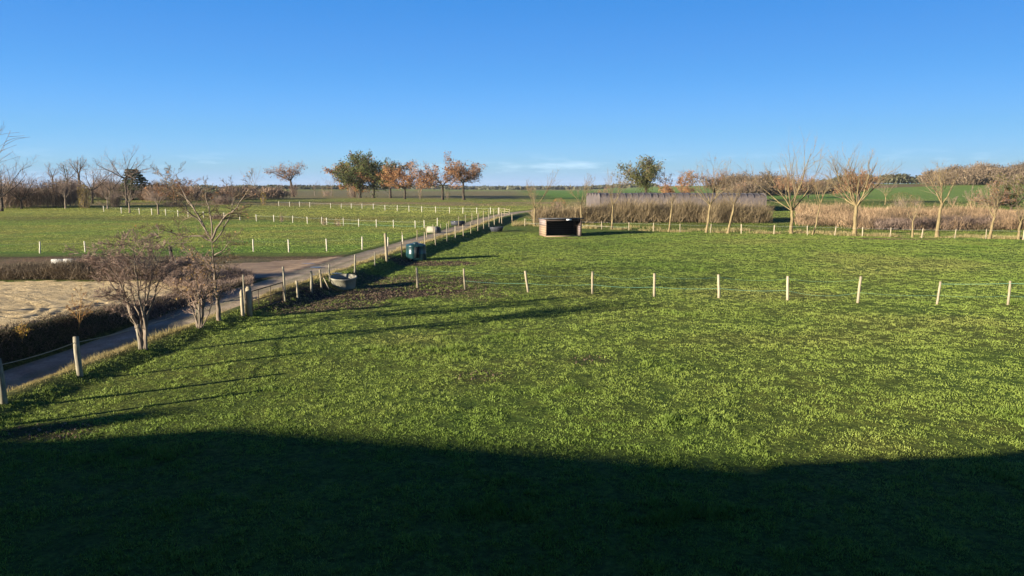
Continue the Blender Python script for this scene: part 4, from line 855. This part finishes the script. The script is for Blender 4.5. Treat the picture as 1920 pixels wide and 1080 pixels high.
# =================================================================== HEDGE, REEDS, BRUSH
def thicket(name, label, base_fn, n, Hf, mt, seed, w, quadn, qs, kind=None, cat='hedge', bend=.25, spread=.4, qmt=None, hv=.35):
    rng = np.random.default_rng(seed); x, y = base_fn(rng, n); z = h(x, y)
    Hh = Hf(x, y) * (1 - hv + hv * 1.3 * vnoise(x, y, 1.3, seed)); zz = rng.random(n) ** 1.2 * .6
    B = np.stack([x, y, z + zz * Hh], 1); D = rng.normal(0, spread, (n, 3)); D[:, 2] = 1; D /= np.linalg.norm(D, axis=1)[:, None]
    L_ = Hh * (1 - zz) * rng.uniform(.45, 1.05, n); mb = MB(); cv = vnoise(x, y, 2.5, seed + 1)
    add_spikes(mb, rng, B, D, L_, w, np.clip(cv * .6 + rng.random(n) * .45 - .05, 0, 1), bend=bend)
    e = empty(name, (0, 0, 0), label=label, cat=cat) if qmt and not kind else None
    if quadn:
        i = rng.integers(0, n, quadn); c = B[i] + D[i] * (L_[i] * rng.random(quadn))[:, None] + rng.normal(0, .08, (quadn, 3))
        V, F, vv = quads(rng, c, qs, np.clip(cv[i] * .5 + rng.random(quadn) * .5, 0, 1))
        if e: MB().add(V, F, vv).build('leaves', M[qmt], e)
        else: mb.add(V, F, vv)
    if e: mb.build('stems', M[mt], e); return e
    return tag(mb.build(name, M[mt]), label, cat, kind=kind)
M['hedgetwig'] = leafmat('hedge_twigs', [(0, (.09, .065, .035)), (.5, (.23, .17, .095)), (1, (.46, .35, .20))], .1)
M['hedgeleaf'] = leafmat('hedge_leaves', [(0, (.10, .09, .03)), (.5, (.22, .175, .075)), (1, (.38, .27, .12))], .2)
M['reed'] = leafmat('dry_reeds', [(0, (.10, .085, .04)), (.3, (.22, .15, .085)), (.6, (.38, .25, .14)), (1, (.58, .42, .25))], .2)
M['mauve'] = leafmat('mauve_brambles', [(0, (.10, .068, .05)), (.5, (.22, .155, .115)), (1, (.42, .31, .23))], .15)
M['drygrass'] = leafmat('dry_grass', [(0, (.17, .15, .05)), (.5, (.34, .27, .11)), (1, (.52, .41, .21))], .3)
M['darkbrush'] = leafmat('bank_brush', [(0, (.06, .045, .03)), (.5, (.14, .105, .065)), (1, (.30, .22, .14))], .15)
hy = PT(1230, 419)[1]
def hedge_base(rng, n):
    x = rng.uniform(pxs(1000, hy), pxs(1448, hy), n); y = hy + rng.random(n) * 5.0 + (vnoise(x, x * 0, 4, 2) - .5) * 1.2; return x, y
thicket('hedge', 'long brown bare hedge along the foot of the netted tunnel', hedge_base, 26000, lambda x, y: 3.5 + 2.0 * (vnoise(x, y, 3.0, 8) - .5), 'hedgetwig', 601, .035, 14000, .075, qmt='hedgeleaf', spread=.45)
def reeds(rng, n):
    a = rng.random(n) ** 1.1; px = rng.uniform(1490, 2010, n); y0_ = 99 + 8 * S(px, 1640, 1480) ; y = y0_ + a * 40; x = (px - 960) / F_PX * y * (1 - .0 * a); k = vnoise(x, y, 5, 13) + .25 * rng.random(n) > .42
    return x[k], y[k]
def reed_base(rng, n): x, y = reeds(rng, n * 3); return x[:n], y[:n]
thicket('dry_reeds', 'wide band of tan dry reeds and brambles behind the right fence', lambda r, n: reed_base(r, n), 42000, lambda x, y: .7 + 2.4 * vnoise(x, y, 4.5, 3) ** 1.5, 'reed', 602, .04, 22000, .07, kind='stuff', cat='reeds', spread=.35)
def mv(rng, n): px = rng.uniform(1640, 2010, n); y = 100 + rng.random(n) * 7 + (vnoise(px, px * 0, 30, 2) - .5) * 3; return (px - 960) / F_PX * y, y
thicket('brambles', 'mauve grey brambles along the front of the dry reeds', mv, 16000, lambda x, y: 1.5 + .7 * vnoise(x, y, 3, 5), 'mauve', 603, .04, 6000, .06, kind='stuff', cat='brambles', spread=.6)
# brush between arena and the field, and the bramble heap at the arena corner
def br(rng, n): px = rng.uniform(-60, 300, n); y = 45.9 + rng.random(n) * 3.6; x = (px - 960) / F_PX * y; return x, y
thicket('brush_strip', 'low brown brush strip along the far edge of the sand arena', br, 22000, lambda x, y: .75 + .9 * vnoise(x, y, 3.2, 5), 'darkbrush', 604, .02, 12000, .035, kind='stuff', cat='brush', spread=.7)
def heap(rng, n):
    t = rng.random(n); px = 310 + 160 * t; y = 44.6 + rng.normal(0, 1.1, n) + 1.0 * np.sin(t * 9); x = (px - 960) / F_PX * y
    return x, y
thicket('bramble_heap', 'tangled brown bramble heap where the bank meets the yard', heap, 20000, lambda x, y: (.40 + 1.35 * vnoise(x, y, 2.6, 15)) * (1 - .75 * S(x, -20, -15.8)), 'mauve', 605, .02, 5000, .03, kind='stuff', cat='brambles', spread=.9, bend=.4)
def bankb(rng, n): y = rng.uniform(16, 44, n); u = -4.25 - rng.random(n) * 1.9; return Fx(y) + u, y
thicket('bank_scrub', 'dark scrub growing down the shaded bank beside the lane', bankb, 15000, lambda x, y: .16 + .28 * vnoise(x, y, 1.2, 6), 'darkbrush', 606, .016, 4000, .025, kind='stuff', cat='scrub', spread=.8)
def heap2(rng, n): y = rng.uniform(33, 41, n); u = -4.8 + rng.normal(0, .55, n); return Fx(y) + u, y
thicket('bank_brambles', 'twiggy brambles hanging over the far end of the shaded bank', heap2, 7000, lambda x, y: .2 + .45 * vnoise(x, y, 2.0, 16), 'mauve', 607, .018, 1500, .03, kind='stuff', cat='brambles', spread=.9, bend=.4)
# dry grass on the verge crest and at fence feet
def verge(rng, n): y = 8 + 112 * rng.random(n) ** 1.6; u = rng.normal(-.45, .22, n); x = Fx(y) + u; k = vnoise(x, y, 1.8, 19) + .35 * rng.random(n) > .56; return x[k], y[k]
thicket('verge_grass', 'dry tan grass along the verge of the lane', verge, 30000, lambda x, y: .12 + .30 * vnoise(x, y, 1.1, 9) ** 2, 'drygrass', 608, .012, 0, 0, kind='stuff', cat='grass', spread=.35) if False else None
rng = np.random.default_rng(608); x, y = verge(rng, 60000); n = len(x)
B = np.stack([x, y, h(x, y) - .02], 1); D = rng.normal(0, .38, (n, 3)); D[:, 2] = 1; D /= np.linalg.norm(D, axis=1)[:, None]
mb = MB(); add_spikes(mb, rng, B, D, (.08 + .30 * vnoise(x, y, 1.1, 9) ** 2) * rng.uniform(.5, 1.2, n), .010 + y * .00028, np.clip(vnoise(x, y, 2, 3) * .5 + rng.random(n) * .5, 0, 1), bend=.25)
tag(mb.build('verge_grass', M['drygrass']), 'dry tan grass along the verge of the lane', 'grass', kind='stuff')
rng = np.random.default_rng(609); n = 26000; px = rng.uniform(960, 2000, n); x = (px - 960) / F_PX * 92; y = Yf(x) + .1 + rng.random(n) ** 1.5 * 7
k = vnoise(x, y, 2.2, 4) + .3 * rng.random(n) > .68; x, y = x[k], y[k]; n = len(x)
B = np.stack([x, y, h(x, y) - .02], 1); D = rng.normal(0, .3, (n, 3)); D[:, 2] = 1; D /= np.linalg.norm(D, axis=1)[:, None]
mb = MB(); add_spikes(mb, rng, B, D, .15 + .35 * vnoise(x, y, 2.2, 9), .04, rng.random(n)); tag(mb.build('rough_grass', M['drygrass']), 'rough pale grass behind the far pasture fence', 'grass', kind='stuff')

# pasture grass: short bent blades in tufts
m, N, L, b = newmat('grass_blades', .6, .25)
c = nd_mix(N, L, attr(N, 'var').outputs['Fac'], (.52, .62, .45), (1.7, 1.55, 1.55)); c = nd_mix(N, L, 1.0, attr(N, 'own').outputs['Color'], c, 'MULTIPLY')
L.new(c, b.inputs['Base Color']); t = N.new('ShaderNodeBsdfTranslucent'); L.new(c, t.inputs[0]); ms = N.new('ShaderNodeMixShader'); ms.inputs[0].default_value = .3
L.new(b.outputs[0], ms.inputs[1]); L.new(t.outputs[0], ms.inputs[2]); L.new(ms.outputs[0], N['Material Output'].inputs[0]); M['grass'] = m
rng = np.random.default_rng(700); nt = 400000
ty_ = 8.2 + (96 - 8.2) * rng.random(nt) ** 1.25; tx_ = (rng.random(nt) * 2 - 1) * (.74 * ty_ + 1.2); k = tx_ - Fx(ty_) > .15
tx_, ty_ = tx_[k], ty_[k]; dens = vnoise(tx_, ty_, .22 + .0 * ty_, 71) * .5 + vnoise(tx_, ty_, .55, 73) * .35 + vnoise(tx_, ty_, 1.7, 72) * .15; md = mud_at(tx_, ty_)
k = (dens + rng.normal(0, .10, len(dens)) > .33) & (rng.random(len(md)) > md * .82); tx_, ty_, dens = tx_[k], ty_[k], dens[k]; nt = len(tx_)
nb = 5; sc = .75 + ty_ / 55.0
bx_ = np.repeat(tx_, nb) + rng.normal(0, .035, nt * nb) * np.repeat(sc, nb); by_ = np.repeat(ty_, nb) + rng.normal(0, .035, nt * nb) * np.repeat(sc, nb); scb = np.repeat(sc, nb)
patch = vnoise(tx_, ty_, 2.6, 75) * .6 + vnoise(tx_, ty_, .9, 76) * .4; n = len(bx_); Lb = np.repeat(.75 + 1.1 * S(patch, .62, .82), nb) * (.025 + .066 * np.repeat(np.clip((dens - .4) * 2.6, 0, 1), nb)) * rng.uniform(.6, 1.3, n) * (.8 + .25 * scb)
D = rng.normal(0, .55, (n, 3)); D[:, 2] = 1; D /= np.linalg.norm(D, axis=1)[:, None]; s_ = np.cross(D, rng.normal(0, 1, (n, 3))); s_ /= np.linalg.norm(s_, axis=1)[:, None]
B = np.stack([bx_, by_, h(bx_, by_) - .01], 1); Wb = (.0095 * scb)[:, None]
V = np.stack([B - s_ * Wb, B + s_ * Wb, B + D * Lb[:, None] + rng.normal(0, .012, (n, 3))], 1).reshape(-1, 3)
tv = np.clip(vnoise(tx_, ty_, .6, 77) * .4 + rng.random(nt) * .6 - .35 * S(patch, .62, .8) + .15 * S(patch, .4, .2), 0, 1)
mb = MB(); mb.add(V, np.arange(n * 3).reshape(-1, 3), np.repeat(np.clip(np.repeat(tv, nb) * .7 + rng.random(n) * .3, 0, 1), 3)); o = mb.build('pasture_grass', M['grass'])
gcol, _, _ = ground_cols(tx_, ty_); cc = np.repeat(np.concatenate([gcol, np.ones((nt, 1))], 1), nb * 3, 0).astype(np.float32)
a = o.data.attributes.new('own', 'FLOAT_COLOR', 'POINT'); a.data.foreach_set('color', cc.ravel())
tag(o, 'short grazed green grass covering the pasture', 'grass', kind='stuff')

# rougher grass of the fields beyond the pasture
rng = np.random.default_rng(701); nt = 230000
ty_ = 62 + 190 * rng.random(nt) ** 1.35; tx_ = (rng.random(nt) * 2 - 1) * (.73 * ty_ + 1); u_ = tx_ - Fx(ty_)
k = ((u_ < -5.2) & (ty_ > 66)) | ((u_ > 3) & (ty_ > Yf(tx_) + .5)) | ((np.abs(u_) > 5) & (ty_ > 140)); k &= (vnoise(tx_, ty_, .9, 81) * .5 + vnoise(tx_, ty_ * 1.6, 3.2, 82) * .5 + rng.normal(0, .1, nt) > .36); k &= (rng.random(nt) > .93 * S(ty_, 105, 240))
tx_, ty_ = tx_[k], ty_[k]; nt = len(tx_); nb = 4; sc = np.repeat(ty_ / 62., nb); n = nt * nb
bx_ = np.repeat(tx_, nb) + rng.normal(0, .07, n) * sc; by_ = np.repeat(ty_, nb) + rng.normal(0, .07, n) * sc
D = rng.normal(0, .5, (n, 3)); D[:, 2] = 1; D /= np.linalg.norm(D, axis=1)[:, None]; s_ = np.cross(D, rng.normal(0, 1, (n, 3))); s_ /= np.linalg.norm(s_, axis=1)[:, None]
B = np.stack([bx_, by_, h(bx_, by_) - .01], 1); Lb = rng.uniform(.04, .10, n) * (.8 + .15 * sc); Wb = (.022 * sc)[:, None]
V = np.stack([B - s_ * Wb, B + s_ * Wb, B + D * Lb[:, None]], 1).reshape(-1, 3)
mb = MB(); mb.add(V, np.arange(n * 3).reshape(-1, 3), np.repeat(rng.random(n), 3)); o = mb.build('field_grass', M['grass'])
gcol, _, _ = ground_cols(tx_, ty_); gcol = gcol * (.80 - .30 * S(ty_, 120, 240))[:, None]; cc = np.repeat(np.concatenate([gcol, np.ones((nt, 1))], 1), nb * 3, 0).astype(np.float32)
a = o.data.attributes.new('own', 'FLOAT_COLOR', 'POINT'); a.data.foreach_set('color', cc.ravel())
tag(o, 'grass of the fields beyond the lane and behind the pasture fence', 'grass', kind='stuff')

# clods of trodden mud
rng = np.random.default_rng(800); P = []
for (cx, cy, rx, ry, rot, amt) in MUDS:
    k = int(min(6000, 150 * rx * ry * amt)); P.append(np.stack([cx + rng.normal(0, rx * .62, k), cy + rng.normal(0, ry * .62, k)], 1))
P = np.concatenate(P); P = P[(mud_at(P[:, 0], P[:, 1]) > .25 * rng.random(len(P)) + .08) & (P[:, 0] - Fx(P[:, 1]) > .9)]; n = len(P)
rr_ = rng.uniform(.025, .065, n); B = np.stack([P[:, 0], P[:, 1], h(P[:, 0], P[:, 1]) - .02], 1); a0 = rng.random(n) * 6.28; Vs = []
for q in range(4): Vs.append(B + np.stack([np.cos(a0 + q * 1.57) * rr_ * rng.uniform(.6, 1.2, n), np.sin(a0 + q * 1.57) * rr_ * rng.uniform(.6, 1.2, n), np.zeros(n)], 1))
Vs.append(B + np.stack([rng.normal(0, .02, n), rng.normal(0, .02, n), rr_ * rng.uniform(.5, 1.1, n) + .02], 1)); V = np.stack(Vs, 1).reshape(-1, 3)
F = (np.arange(n)[:, None, None] * 5 + np.array([[0, 1, 4], [1, 2, 4], [2, 3, 4], [3, 0, 4]])[None]).reshape(-1, 3)
M['clod'] = leafmat('trodden_mud', [(0, (.09, .06, .035)), (.6, (.20, .135, .08)), (1, (.33, .24, .15))], 0)
tag(MB().add(V, F, np.repeat(rng.random(n), 5)).build('mud_clods', M['clod']), 'clods of trodden brown mud round the troughs and gateways', 'mud', kind='stuff')

# the air: a thin even haze
hb = MB().box((0, 1500, 18), (7000, 6400, 50)).build('haze', bpy.data.materials.new('haze_air'))
hm = hb.data.materials[0]; hm.use_nodes = True; hn = hm.node_tree.nodes; hl = hm.node_tree.links
hn.remove(hn['Principled BSDF']); pv = hn.new('ShaderNodeVolumePrincipled'); pv.inputs['Color'].default_value = (.80, .88, 1, 1); pv.inputs['Density'].default_value = .00006; pv.inputs['Anisotropy'].default_value = 0
hl.new(pv.outputs[0], hn['Material Output'].inputs['Volume']); tag(hb, 'thin pale blue winter haze over the fields', 'haze', kind='stuff')
